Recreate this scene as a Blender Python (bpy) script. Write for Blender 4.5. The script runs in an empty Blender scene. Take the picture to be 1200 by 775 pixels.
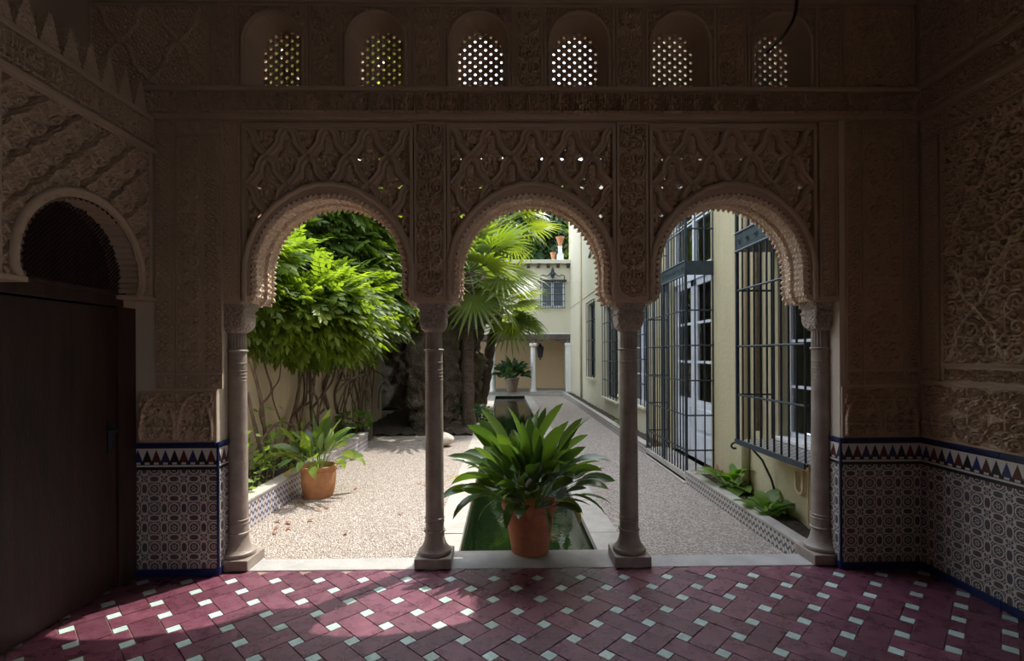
import bpy, math, random
import numpy as np
from mathutils import Vector, Matrix, noise
random.seed(7); rng = np.random.default_rng(7)
SC = bpy.context.scene; COL = SC.collection
PI = math.pi

# ------------------------------------------------------------------ camera
EYE = 1.6; FPX = 592.0; CXP = 600.0; CYP = 416.3
YAW = math.radians(.775); ROLL = math.radians(.28)
cd = bpy.data.cameras.new('camera'); cam = bpy.data.objects.new('camera', cd); COL.objects.link(cam)
cam.location = (0, 0, EYE)
cam.rotation_euler = (Matrix.Rotation(-YAW, 3, 'Z') @ Matrix.Rotation(PI/2, 3, 'X') @ Matrix.Rotation(-ROLL, 3, 'Z')).to_euler()
cd.sensor_width = 36; cd.lens = 36*FPX/1200; cd.shift_y = (CYP-387.5)/1200; cd.clip_start = .05; cd.clip_end = 300
SC.camera = cam

# ------------------------------------------------------------------ light and exposure
SUN_AZ = math.radians(42); SUN_EL = math.radians(60)
sdir = Vector((math.sin(SUN_AZ)*math.cos(SUN_EL), math.cos(SUN_AZ)*math.cos(SUN_EL), math.sin(SUN_EL)))
sl = bpy.data.lights.new('sun', 'SUN'); sl.energy = 3.9; sl.angle = .0093; sl.color = (1, .95, .86)
so = bpy.data.objects.new('sun', sl); COL.objects.link(so); so.rotation_euler = sdir.to_track_quat('Z', 'Y').to_euler()
so.location = (6, 8, 14)
wd = bpy.data.worlds.new('sky'); SC.world = wd; wd.use_nodes = True
wn = wd.node_tree; bg = wn.nodes['Background']
sk = wn.nodes.new('ShaderNodeTexSky'); sk.sky_type = 'NISHITA'; sk.sun_disc = False
sk.sun_elevation = SUN_EL; sk.sun_rotation = SUN_AZ; sk.dust_density = 2.0; sk.air_density = 1.0
hz = wn.nodes.new('ShaderNodeMix'); hz.data_type = 'RGBA'; hz.inputs[0].default_value = .45
hz.inputs[7].default_value = (6.5, 6.7, 7.0, 1)
wn.links.new(sk.outputs[0], hz.inputs[6]); wn.links.new(hz.outputs[2], bg.inputs[0]); bg.inputs[1].default_value = .50
vs = SC.view_settings; vs.view_transform = 'Standard'; vs.look = 'None'; vs.gamma = 1; vs.use_curve_mapping = False
vs.exposure = .55
SC.cycles.max_bounces = 10; SC.cycles.diffuse_bounces = 6; SC.cycles.transparent_max_bounces = 16

# ------------------------------------------------------------------ survey: photo pixel -> metric point on a known plane
_f = Vector((math.sin(YAW), math.cos(YAW), 0)); _r = Vector((math.cos(YAW), -math.sin(YAW), 0)); _u = Vector((0, 0, 1))
_r2 = math.cos(ROLL)*_r - math.sin(ROLL)*_u; _u2 = math.sin(ROLL)*_r + math.cos(ROLL)*_u
def _ray(px, py): return _f + (px-CXP)/FPX*_r2 + (CYP-py)/FPX*_u2
def aty(px, py, Y): d = _ray(px, py); return Vector((0, 0, EYE)) + d*(Y/d.y)
def atx(px, py, X): d = _ray(px, py); return Vector((0, 0, EYE)) + d*(X/d.x)
def atz(px, py, Z): d = _ray(px, py); return Vector((0, 0, EYE)) + d*((Z-EYE)/d.z)

# ------------------------------------------------------------------ node helper
class Ex:
    def __init__(s, nt, sock): s.nt = nt; s.s = sock
    def m(s, op, *o, clamp=False):
        n = s.nt.nodes.new('ShaderNodeMath'); n.operation = op; n.use_clamp = clamp
        for i, v in enumerate((s,)+o):
            if isinstance(v, Ex): s.nt.links.new(v.s, n.inputs[i])
            else: n.inputs[i].default_value = v
        return Ex(s.nt, n.outputs[0])
    def __add__(s, o): return s.m('ADD', o)
    def __sub__(s, o): return s.m('SUBTRACT', o)
    def __mul__(s, o): return s.m('MULTIPLY', o)
    def __truediv__(s, o): return s.m('DIVIDE', o)
    def fr(s): return s.m('FRACT')
    def ab(s): return s.m('ABSOLUTE')
    def lt(s, o): return s.m('LESS_THAN', o)
    def gt(s, o): return s.m('GREATER_THAN', o)
    def mx(s, o): return s.m('MAXIMUM', o)
    def mn(s, o): return s.m('MINIMUM', o)
    def sq(s): return s.m('MULTIPLY', s)
    def rt(s): return s.m('SQRT')
class Mat:
    def __init__(s, name, rough=.7, spec=.4):
        s.mat = bpy.data.materials.new(name); s.mat.use_nodes = True; s.nt = s.mat.node_tree
        s.b = s.nt.nodes['Principled BSDF']; s.b.inputs['Roughness'].default_value = rough
        s.b.inputs['Specular IOR Level'].default_value = spec
    def n(s, t, **k):
        nd = s.nt.nodes.new(t)
        for a, v in k.items(): setattr(nd, a, v)
        return nd
    def l(s, a, b): s.nt.links.new(a.s if isinstance(a, Ex) else a, b)
    def pos(s): return s.n('ShaderNodeNewGeometry').outputs['Position']
    def uv(s):
        sp = s.n('ShaderNodeSeparateXYZ'); s.l(s.n('ShaderNodeUVMap').outputs[0], sp.inputs[0]); return Ex(s.nt, sp.outputs[0]), Ex(s.nt, sp.outputs[1])
    def noise(s, scale, detail=4, rough=.6, vec=None, stretch=None):
        nd = s.n('ShaderNodeTexNoise'); nd.inputs['Scale'].default_value = scale; nd.inputs['Detail'].default_value = detail; nd.inputs['Roughness'].default_value = rough
        v = vec or s.pos()
        if stretch:
            mp = s.n('ShaderNodeMapping'); mp.inputs['Scale'].default_value = stretch; s.l(v, mp.inputs[0]); v = mp.outputs[0]
        s.l(v, nd.inputs['Vector']); return Ex(s.nt, nd.outputs['Fac'])
    def voro(s, scale, feat='F1', out='Distance', rnd=1):
        nd = s.n('ShaderNodeTexVoronoi'); nd.feature = feat; nd.inputs['Scale'].default_value = scale; nd.inputs['Randomness'].default_value = rnd
        s.l(s.pos(), nd.inputs['Vector']); return nd.outputs[out]
    def rand(s): return Ex(s.nt, s.n('ShaderNodeObjectInfo').outputs['Random'])
    def ramp(s, f, stops):
        nd = s.n('ShaderNodeValToRGB'); s.l(f, nd.inputs[0]); e = nd.color_ramp.elements
        while len(e) < len(stops): e.new(.5)
        for k, (p, c) in enumerate(stops): e[k].position = p; e[k].color = (*c, 1)
        return nd.outputs[0]
    def mix(s, f, a, b):
        nd = s.n('ShaderNodeMix', data_type='RGBA')
        for v, i in ((f, 0), (a, 6), (b, 7)):
            if isinstance(v, Ex): s.l(v, nd.inputs[i])
            elif isinstance(v, (int, float)): nd.inputs[i].default_value = v
            elif isinstance(v, tuple): nd.inputs[i].default_value = (*v, 1)
            else: s.l(v, nd.inputs[i])
        return nd.outputs[2]
    def col(s, c):
        if isinstance(c, tuple): s.b.inputs['Base Color'].default_value = (*c, 1)
        else: s.l(c, s.b.inputs['Base Color'])
        return s
    def bump(s, h, dist=.01, st=1):
        nd = s.n('ShaderNodeBump'); nd.inputs['Strength'].default_value = st; nd.inputs['Distance'].default_value = dist
        s.l(h, nd.inputs['Height']); s.l(nd.outputs[0], s.b.inputs['Normal']); return s
def plain(name, c1, c2, scale=6, rough=.7, bscale=60, bdist=.004, spec=.4, var=.0, stretch=None):
    m = Mat(name, rough, spec); f = m.noise(scale, stretch=stretch); c = m.ramp(f, [(.3, c1), (.7, c2)])
    if var:
        hs = m.n('ShaderNodeHueSaturation'); m.l(c, hs.inputs['Color']); m.l(m.rand()*(2*var)+(1-var), hs.inputs['Value']); c = hs.outputs[0]
    m.col(c)
    if bdist: m.bump(m.noise(bscale, 5, stretch=stretch), bdist)
    return m.mat
def leafmat(name, c1, c2, trans=.45, rough=.4, tint=(1.0, 1.25, .35)):
    m = Mat(name, rough, .5); c = m.mix(m.rand(), c1, c2); c = m.mix(m.noise(3)*.6, c, tuple(x*.7 for x in c1)); m.col(c)
    tr = m.n('ShaderNodeBsdfTranslucent'); mm = m.n('ShaderNodeMix', data_type='RGBA', blend_type='MULTIPLY'); mm.inputs[0].default_value = 1
    m.l(c, mm.inputs[6]); mm.inputs[7].default_value = tuple(2*x for x in tint)+(1,); m.l(mm.outputs[2], tr.inputs[0])
    ms = m.n('ShaderNodeMixShader'); ms.inputs[0].default_value = trans; m.l(m.b.outputs[0], ms.inputs[1]); m.l(tr.outputs[0], ms.inputs[2])
    m.l(ms.outputs[0], m.nt.nodes['Material Output'].inputs[0]); return m.mat

M = {}
def stucco(name, c, b=.004):
    m = Mat(name, .85, .25); f = m.noise(2.2, 5); g = m.noise(40, 4)
    m.col(m.mix(f, tuple(x*.78 for x in c), tuple(min(1, x*1.18) for x in c)))
    if b > .003:
        vd = m.n('ShaderNodeTexVoronoi'); vd.feature = 'SMOOTH_F1'; vd.inputs['Scale'].default_value = 62; m.l(m.pos(), vd.inputs['Vector'])
        m.bump(Ex(m.nt, vd.outputs['Distance'])*1.6+g*.5, .0075)
    else: m.bump(g, b)
    return m.mat
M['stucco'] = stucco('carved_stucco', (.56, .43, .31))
M['plaster'] = stucco('smooth_plaster', (.50, .39, .29), .002)
M['white_plaster'] = stucco('jamb_plaster', (.60, .52, .42), .002)
M['stucco_lit'] = stucco('lit_soffit_stucco', (.74, .58, .44))  # lighter copy of the stucco: light caught by the soffits put into colour
M['marble'] = plain('grey_marble', (.225, .18, .15), (.35, .29, .245), 9, .42, 50, .003)
def capmat():
    m = Mat('carved_marble', .6, .4); m.col(m.mix(m.noise(12), (.32, .25, .20), (.44, .37, .31)))
    vd = m.n('ShaderNodeTexVoronoi'); vd.feature = 'SMOOTH_F1'; vd.inputs['Scale'].default_value = 55; m.l(m.pos(), vd.inputs['Vector'])
    m.bump(Ex(m.nt, vd.outputs['Distance']), .02); return m.mat
M['capital'] = capmat()
M['step'] = plain('threshold_stone', (.30, .295, .285), (.43, .41, .38), 5, .7, 70, .005)
M['coping'] = plain('coping_stone', (.31, .29, .255), (.44, .41, .36), 4, .75, 60, .006)
def floor_tile():
    m = Mat('maroon_floor_tile', .38, .5); f = m.noise(9, 6, .7); g = m.noise(38, 5, .75, stretch=(1, 2.2, 1))
    c = m.ramp(f, [(.25, (.095, .028, .046)), (.5, (.150, .047, .072)), (.75, (.235, .090, .12))])
    hs = m.n('ShaderNodeHueSaturation'); m.l(c, hs.inputs['Color']); m.l(m.rand()*.5+.75, hs.inputs['Value'])
    sc = g.m('SUBTRACT', .62).m('MULTIPLY', 6, clamp=True)
    m.col(m.mix(sc*.35, hs.outputs[0], (.50, .33, .33))); m.l(f*.34+.12, m.b.inputs['Roughness']); m.bump(g+f, .004); return m.mat
M['red'] = floor_tile()
M['aqua'] = plain('pale_glazed_tile', (.38, .53, .49), (.60, .72, .67), 30, .3, 80, .002, var=.15)
M['grout'] = plain('floor_grout', (.22, .13, .12), (.34, .22, .20), 20, .9, 60, .004)
def gravel():
    m = Mat('fine_gravel', .9, .2)
    cc = m.voro(75, out='Color'); hs = m.n('ShaderNodeSeparateColor'); m.l(cc, hs.inputs[0])
    c = m.ramp(Ex(m.nt, hs.outputs[0]), [(0, (.23, .18, .145)), (.45, (.455, .385, .325)), (.8, (.60, .535, .47)), (1, (.83, .79, .73))])
    m.col(m.mix(m.noise(1.3)*.5, c, (.38, .33, .29)))
    m.bump(Ex(m.nt, m.voro(75)), .03, .9); return m.mat
M['gravel'] = gravel()
M['soil'] = plain('dark_soil', (.025, .018, .012), (.09, .065, .045), 25, .95, 60, .03)
M['terracotta'] = plain('terracotta', (.30, .10, .05), (.45, .17, .085), 7, .75, 50, .003)
M['terracotta2'] = plain('weathered_terracotta', (.36, .15, .07), (.55, .27, .14), 7, .8, 50, .004)
M['iron'] = plain('blue_black_iron', (.012, .017, .026), (.03, .042, .058), 12, .45, 60, .001)
M['iron_band'] = plain('slate_blue_iron', (.018, .030, .040), (.032, .050, .062), 12, .5, 40, .002)
M['white_wood'] = plain('white_painted_wood', (.55, .60, .66), (.68, .72, .76), 5, .5, 40, .001)
M['dark_wood'] = plain('dark_stained_wood', (.020, .010, .008), (.055, .026, .02), 3, .42, 20, .003, stretch=(6, 6, .6))
M['brown_wood'] = plain('weathered_beam_wood', (.05, .04, .035), (.13, .10, .085), 5, .8, 30, .004)
M['bark'] = plain('palm_bark', (.05, .033, .024), (.16, .11, .08), 9, .95, 30, .03, stretch=(1, 1, 3))
M['vine_bark'] = plain('vine_bark', (.09, .06, .045), (.24, .17, .13), 14, .95, 50, .008, stretch=(1, 1, .3))
M['pale_bark'] = plain('pale_vine_bark', (.28, .23, .18), (.45, .38, .31), 14, .95, 50, .008)
M['rock'] = plain('grotto_rock', (.065, .050, .035), (.24, .185, .125), 3.5, .97, 22, .14)
M['pale_rock'] = plain('pale_boulder', (.45, .38, .30), (.70, .64, .54), 6, .9, 30, .01)
def wallmat(name, c1, c2, c3):
    m = Mat(name, .88, .2); a = m.noise(1.2, 6, .65); b = m.noise(5, 5, .7, stretch=(1, 1, .25))
    m.col(m.mix(b*.7, m.mix(a, c1, c2), c3)); m.bump(m.noise(18, 5), .006); return m.mat
M['ochre'] = wallmat('ochre_garden_wall', (.64, .52, .36), (.74, .63, .46), (.44, .34, .23))
M['yellow'] = wallmat('pale_yellow_render', (.41, .37, .23), (.49, .45, .30), (.34, .30, .17))
M['cream'] = wallmat('cream_render', (.58, .55, .41), (.65, .62, .48), (.50, .46, .33))
M['buff'] = wallmat('buff_render', (.68, .51, .31), (.76, .59, .37), (.58, .42, .25))
M['white_paint'] = plain('white_painted_stone', (.66, .66, .62), (.76, .76, .72), 6, .7, 50, .003)
M['leaf_asp'] = leafmat('aspidistra_leaf', (.040, .080, .028), (.095, .15, .04), .3, .26, (1.25, 1.3, .3))
M['leaf_asp_lit'] = leafmat('sunlit_aspidistra_leaf', (.13, .20, .045), (.22, .29, .07), .38, .35, (1.2, 1.2, .35))  # lighter copy of the aspidistra leaf, sunlit look put into the colour
M['leaf_brown'] = leafmat('withered_leaf', (.27, .11, .05), (.38, .16, .065), .25, .6, (1, .8, .5))
M['leaf_yellow'] = leafmat('yellowed_leaf', (.45, .33, .06), (.52, .40, .08), .3, .5, (1, 1, .4))
M['leaf_vine'] = leafmat('vine_leaf', (.08, .13, .026), (.18, .235, .045), .52, .42, (1.45, 1.4, .3))
M['leaf_palm'] = leafmat('palm_leaf', (.09, .14, .035), (.17, .21, .05), .42, .38, (1.4, 1.35, .3))
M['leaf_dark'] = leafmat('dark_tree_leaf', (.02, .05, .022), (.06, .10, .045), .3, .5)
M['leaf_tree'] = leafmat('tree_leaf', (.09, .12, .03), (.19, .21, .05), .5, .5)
M['leaf_sunny'] = leafmat('sunny_tree_leaf', (.16, .20, .035), (.28, .30, .06), .6, .5, (1.5, 1.5, .4))  # sunlight on the tall left tree put into a brighter leaf colour
M['leaf_weed'] = leafmat('weed_leaf', (.10, .18, .035), (.19, .28, .06), .35, .5)
M['stem'] = plain('green_stem', (.05, .09, .02), (.10, .15, .04), 10, .6, 40, .001)
M['wire'] = plain('black_cable', (.006, .006, .006), (.012, .012, .012), 10, .5, 40, 0)
M['plastic'] = plain('grey_painted_pipe', (.46, .40, .27), (.55, .48, .33), 8, .6, 40, .001)
M['brown_pipe'] = plain('brown_downpipe', (.16, .12, .08), (.26, .20, .14), 8, .6, 40, .001)
M['grey_pane'] = plain('dull_grey_pane', (.10, .12, .14), (.16, .18, .20), 4, .15, 10, 0)
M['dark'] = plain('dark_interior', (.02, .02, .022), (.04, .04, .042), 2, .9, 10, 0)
M['algae'] = plain('green_pool_lining', (.016, .026, .011), (.034, .050, .022), 5, .9, 20, .01)
def glass(name, tint, rough=.02):
    m = Mat(name); t = m.n('ShaderNodeBsdfTransparent'); t.inputs[0].default_value = (*tint, 1)
    g = m.n('ShaderNodeBsdfGlossy'); g.inputs['Roughness'].default_value = rough
    fz = m.n('ShaderNodeFresnel'); fz.inputs[0].default_value = 1.5
    ms = m.n('ShaderNodeMixShader'); m.l(fz.outputs[0], ms.inputs[0]); m.l(t.outputs[0], ms.inputs[1]); m.l(g.outputs[0], ms.inputs[2])
    m.l(ms.outputs[0], m.nt.nodes['Material Output'].inputs[0]); return m, fz
M['glass'] = glass('window_glass', (.85, .9, .9))[0].mat
_w, _fz = glass('pool_water', (.45, .62, .38), .015); _fz.inputs[0].default_value = 1.33
_bp = _w.n('ShaderNodeBump'); _bp.inputs['Distance'].default_value = .004; _bp.inputs['Strength'].default_value = .35; _w.l(_w.noise(7, 2), _bp.inputs['Height'])
for nd in _w.nt.nodes:
    if nd.type in ('BSDF_GLOSSY', 'FRESNEL'): _w.l(_bp.outputs[0], nd.inputs['Normal'])
M['water'] = _w.mat

def dado(name, p, white, dk, dk2, kind='alicatado'):
    m = Mat(name, .3, .5); u, v = m.uv(); x = (u/p).fr(); y = (v/p).fr()
    def d(c, a): return ((c-a+.5).fr()-.5).ab()
    x0, x5, y0, y5 = d(x, 0), d(x, .5), d(y, 0), d(y, .5)
    def ell(a, b, ra, rb, w): return ((((a/ra).sq()+(b/rb).sq()).rt()-1).ab()).lt(w)
    ln = ell(x0, y0, .31, .16, .19).mx(ell(x5, y5, .16, .31, .19))
    for a, b in ((x5, y0), (x0, y5)):
        r = (a.sq()+b.sq()).rt()
        ln = ln.mx((r-.25).ab().lt(.034))
        star = r.lt((b.m('ARCTAN2', a)*6).m('COSINE')*.055+.095).mn(r.gt(.045)); ln = ln.mx(star)
    ln = ln.mx((x0-y0*1.0-.0).ab().lt(.02).mn((x0-.25).ab().lt(.09)))
    fl = ((u/p*.5).fr().lt(.5)); wob = m.noise(14, 2)
    dkc = m.mix(wob.gt(.52), dk, dk2)
    c = m.mix(ln, dkc, white); m.col(m.mix(m.noise(6)*.35, c, tuple(k*.6 for k in white)))
    m.bump(m.noise(25, 3), .002); return m.mat
M['dado'] = dado('strapwork_tiles', .142, (.60, .56, .50), (.016, .018, .045), (.055, .02, .02))
def border():
    m = Mat('toothed_border_tiles', .3, .5); u, v = m.uv(); t = (u/.066); k = t.m('FLOOR'); t = t.fr()
    h = ((v-.835)/.085); hs = (h*7).m('FLOOR')/7
    tri = (t-.5).ab()*2
    dk = (tri+hs).lt(.98).mn(h.gt(0)).mn(h.lt(1.0))
    k3 = (k/3).fr(); c3 = m.mix(k3.lt(.3), m.mix(k3.lt(.6), (.012, .012, .02), (.02, .03, .14)), (.10, .02, .02))
    c = m.mix(dk, (.62, .60, .55), c3)
    low = h.lt(0).mn(h.gt(-.28)); dots = ((t.sub if False else t)-.5).ab().lt(.26).mn((h+.14).ab().lt(.09))
    c = m.mix(low, c, m.mix(dots, (.012, .012, .02), (.58, .56, .5)))
    ln = h.lt(-.44).mx(h.gt(1.14).mn(h.lt(1.3))); c = m.mix(ln, c, (.014, .012, .02))
    m.col(c); m.bump(m.noise(25, 3), .002); return m.mat
M['border'] = border()
M['cobalt'] = plain('cobalt_glazed_tile', (.007, .013, .06), (.016, .03, .12), 12, .3, 40, .002, var=.15)
def kerb(name, cols, p):
    m = Mat(name, .35, .5); u, v = m.uv(); x = u/p; y = v/p
    z = ((x.fr()-.5).ab()*2); a = ((y+z*.5).fr()); s = a.lt(.36)
    g = ((x*2).fr()-.5).ab().lt(.09).mn(a.gt(.36)); chk = ((x+.25).m('FLOOR')/2).fr().gt(.2)
    c = m.mix(s, cols[0], m.mix(chk, cols[1], cols[2])); c = m.mix(g, c, cols[1]); m.col(c); return m.mat
M['kerb_blue'] = kerb('blue_white_kerb_tiles', ((.62, .60, .56), (.04, .06, .24), (.22, .10, .09)), .075)
M['kerb_black'] = kerb('black_white_kerb_tiles', ((.52, .50, .46), (.03, .03, .04), (.10, .07, .06)), .07)

# ------------------------------------------------------------------ object helpers
WP = {}
def tag(o, label=None, cat=None, group=None, kind=None):
    if label: o['label'] = label
    if cat: o['category'] = cat
    if group: o['group'] = group
    if kind: o['kind'] = kind
    return o
def link(o, parent=None, world=(0, 0, 0)):
    COL.objects.link(o); w = Vector(world)
    if parent is not None: o.parent = parent; o.location = w-WP[parent.name]
    else: o.location = w
    WP[o.name] = w; return o
def empty(name, loc, label, cat, group=None, kind=None):
    o = bpy.data.objects.new(name, None); o.empty_display_size = .1; link(o, None, loc); return tag(o, label, cat, group, kind)
class MB:
    def __init__(s): s.v = []; s.f = []; s.uv = {}
    def add(s, vs, fs):
        b = len(s.v); s.v += [tuple(v) for v in vs]; s.f += [tuple(i+b for i in f) for f in fs]; return s
    def box(s, x0, x1, y0, y1, z0, z1):
        return s.add([(x0,y0,z0),(x1,y0,z0),(x1,y1,z0),(x0,y1,z0),(x0,y0,z1),(x1,y0,z1),(x1,y1,z1),(x0,y1,z1)],
                     [(0,3,2,1),(4,5,6,7),(0,1,5,4),(1,2,6,5),(2,3,7,6),(3,0,4,7)])
    def tube(s, pts, r, n=8, cap=True):
        pts = [Vector(p) for p in pts]; rs = r if isinstance(r, (list, tuple)) else [r]*len(pts)
        vs = []; ref = None
        for i, p in enumerate(pts):
            t = (pts[min(i+1, len(pts)-1)]-pts[max(i-1, 0)]).normalized()
            if ref is None: ref = Vector((0, 0, 1)) if abs(t.z) < .9 else Vector((1, 0, 0))
            a = t.cross(ref).normalized(); b = a.cross(t).normalized(); ref = b
            for k in range(n):
                q = 2*PI*k/n; vs.append(p+(a*math.cos(q)+b*math.sin(q))*rs[i])
        fs = [(i*n+k, i*n+(k+1) % n, (i+1)*n+(k+1) % n, (i+1)*n+k) for i in range(len(pts)-1) for k in range(n)]
        if cap: fs += [tuple(range(n-1, -1, -1)), tuple((len(pts)-1)*n+k for k in range(n))]
        return s.add(vs, fs)
    def lathe(s, prof, c, n=24, cap=True, sq=None):
        vs = []
        for j, (r, z) in enumerate(prof):
            for k in range(n):
                a = 2*PI*(k+.5)/n; e = 1 if sq is None else sq[j]
                ca, sa = math.cos(a), math.sin(a)
                den = (abs(ca)**e+abs(sa)**e)**(1/e) if e != 1 else 1
                vs.append((c[0]+r*ca/den, c[1]+r*sa/den, c[2]+z))
        L = len(prof)
        fs = [(j*n+k, j*n+(k+1) % n, (j+1)*n+(k+1) % n, (j+1)*n+k) for j in range(L-1) for k in range(n)]
        if cap: fs += [tuple(range(n-1, -1, -1)), tuple((L-1)*n+k for k in range(n))]
        return s.add(vs, fs)
    def prism(s, poly, axis, d0, d1):
        def P(a, b, d): return {'x': (d, a, b), 'y': (a, d, b), 'z': (a, b, d)}[axis]
        n = len(poly)
        return s.add([P(a, b, d0) for a, b in poly]+[P(a, b, d1) for a, b in poly],
                     [tuple(range(n)), tuple(range(2*n-1, n-1, -1))]+[(i, i+n, (i+1) % n+n, (i+1) % n) for i in range(n)])
    def build(s, name, mat, parent=None, smooth=False, bevel=0, uv=False, origin=None, mods=(), fix=True):
        me = bpy.data.meshes.new(name); o0 = Vector(origin) if origin is not None else Vector((0, 0, 0))
        me.from_pydata([tuple(Vector(v)-o0) for v in s.v], [], s.f)
        if fix:
            import bmesh
            b = bmesh.new(); b.from_mesh(me); bmesh.ops.recalc_face_normals(b, faces=b.faces); b.to_mesh(me); b.free()
        if uv:
            ul = me.uv_layers.new(name='UVMap')
            for p in me.polygons:
                nx, ny, nz = (abs(x) for x in p.normal)
                for li in p.loop_indices:
                    c = me.vertices[me.loops[li].vertex_index].co+o0
                    ul.data[li].uv = (c.x, c.z) if ny >= nx and ny >= nz else ((c.y, c.z) if nx >= nz else (c.x, c.y))
        if smooth: me.shade_smooth() if smooth is True else me.shade_auto(smooth) if hasattr(me, 'shade_auto') else me.shade_smooth()
        me.materials.append(mat if not isinstance(mat, str) else M[mat])
        o = bpy.data.objects.new(name, me); link(o, parent, o0)
        if smooth and smooth is not True:
            me.shade_smooth(); me.set_sharp_from_angle(angle=smooth)
        if bevel:
            bm = o.modifiers.new('bevel', 'BEVEL'); bm.width = bevel; bm.segments = 2; bm.limit_method = 'ANGLE'
        return o
def npmesh(name, V, Fq, mat, parent=None, smooth=False, origin=(0, 0, 0), uv=None):
    V = np.asarray(V, np.float32).reshape(-1, 3); Fq = np.asarray(Fq, np.int32); k = Fq.shape[1]
    me = bpy.data.meshes.new(name); me.vertices.add(len(V)); me.vertices.foreach_set('co', V.ravel())
    me.loops.add(Fq.size); me.loops.foreach_set('vertex_index', Fq.ravel())
    me.polygons.add(len(Fq)); me.polygons.foreach_set('loop_start', np.arange(0, Fq.size, k, dtype=np.int32))
    me.polygons.foreach_set('use_smooth', np.full(len(Fq), bool(smooth)))
    me.update(calc_edges=True); me.materials.append(M[mat] if isinstance(mat, str) else mat)
    o = bpy.data.objects.new(name, me); return link(o, parent, origin)
def box(name, mat, parent, x0, x1, y0, y1, z0, z1, bevel=0, uv=False):
    return MB().box(x0, x1, y0, y1, z0, z1).build(name, mat, parent, bevel=bevel, uv=uv)
def gridfaces(n, m, mask=None):
    i, j = np.meshgrid(np.arange(n-1), np.arange(m-1), indexing='ij')
    q = np.stack([i*m+j, (i+1)*m+j, (i+1)*m+j+1, i*m+j+1], -1)
    return q[mask] if mask is not None else q.reshape(-1, 4)

# ------------------------------------------------------------------ carved ornament as height maps
def strokes(n, curves, w, mirror=True):
    y, x = np.meshgrid((np.arange(n)+.5)/n, (np.arange(n)+.5)/n, indexing='ij')
    if mirror: x = np.abs(x-.5)
    d = np.full((n, n), 9.)
    for c in curves:
        for px, py in c:
            dy = np.abs(y-py); dy = np.minimum(dy, 1-dy); d = np.minimum(d, (x-px)**2+dy**2)
    return np.clip((w-np.sqrt(d))/w*2.2, 0, 1)
def spiral(cx, cy, r0, r1, a0, turns, n=70):
    return [(cx+(r0+(r1-r0)*t)*math.cos(a0+turns*2*PI*t), cy+(r0+(r1-r0)*t)*math.sin(a0+turns*2*PI*t)) for t in np.linspace(0, 1, n)]
def seg(x0, y0, x1, y1, n=24): return [(x0+(x1-x0)*t, y0+(y1-y0)*t) for t in np.linspace(0, 1, n)]
MO = {}
MO['scroll'] = strokes(96, [spiral(.25, .25, .02, .2, 0, 1.6), spiral(.25, .75, .02, .2, 1.6, -1.6), spiral(0, .5, .1, .1, 0, 1), seg(0, .0, 0, .3), seg(.0, .7, 0, 1), seg(.05, .03, .16, .1), seg(.05, .97, .16, .9), seg(.44, .4, .5, .5), seg(.5, .5, .44, .6), seg(.12, .5, .3, .5)], .042)
MO['kufic'] = strokes(96, [seg(.06, .12, .06, .92), seg(.17, .12, .17, .75), spiral(.24, .8, .07, .07, 0, 1, 30), seg(.28, .12, .28, .66), seg(.40, .12, .40, .92), seg(.06, .12, .46, .12), spiral(.34, .34, .02, .08, 0, 1.2, 40), seg(.17, .5, .28, .5), spiral(.47, .55, .02, .09, 0, 1.3, 40)], .034)
def starmap(n=96):
    y, x = np.meshgrid(np.linspace(-.5, .5, n, False), np.linspace(-.5, .5, n, False), indexing='ij'); h = np.zeros((n, n))
    for a in (0, PI/4, PI/2, 3*PI/4):
        p = x*math.cos(a)+y*math.sin(a); s = 1 if a in (0, PI/2) else math.sqrt(2)
        for o in (.19,): h = np.maximum(h, np.clip((.05-np.abs(np.abs(((p*s/s+.5) % 1)-.5)-o))/.05*2, 0, 1))
    r = np.hypot(x, y); h = np.maximum(h, np.clip((.12-r)/.05, 0, 1)*(.6+.4*np.cos(8*np.arctan2(y, x))))
    return h
MO['star'] = starmap()
def densemap(n=64):
    y, x = np.meshgrid(np.linspace(-.5, .5, n, False), np.linspace(-.5, .5, n, False), indexing='ij')
    r = np.hypot(x, y); t = np.arctan2(y, x); a = np.clip((.30+.12*np.cos(4*t)-r)/.12, 0, 1)*np.clip((r-.10)/.06, .2, 1)
    x2, y2 = (x+1) % 1-.5, (y+1) % 1-.5; r2 = np.hypot(x2, y2); return np.maximum(a, np.clip((.2-r2)/.08, 0, 1))
MO['dense'] = densemap()
def samp(m, u, v, p, pv=None):
    a = MO[m]; n = a.shape[0]; pv = pv or p
    return a[(np.floor(v/pv*n).astype(int)) % n, (np.floor(u/p*n).astype(int)) % n]
CARVE = 1.75
def relief(name, O, U, V, N, W, H, fn, mat='stucco', parent=None, res=.0065, mask=None, smooth=False, edge=True):
    n = max(3, int(W/res)+1); m = max(3, int(H/res)+1)
    u, v = np.meshgrid(np.linspace(0, W, n), np.linspace(0, H, m), indexing='ij'); h = fn(u, v)*CARVE
    if edge: h[0, :] = h[-1, :] = 0; h[:, 0] = h[:, -1] = 0
    P = np.asarray(O, float)+u[..., None]*np.asarray(U, float)+v[..., None]*np.asarray(V, float)+h[..., None]*np.asarray(N, float)
    mk = None
    if mask is not None:
        ok = mask(u, v); mk = ok[:-1, :-1] & ok[1:, :-1] & ok[1:, 1:] & ok[:-1, 1:]
    return npmesh(name, P, gridfaces(n, m, mk), mat, parent, smooth)
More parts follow.
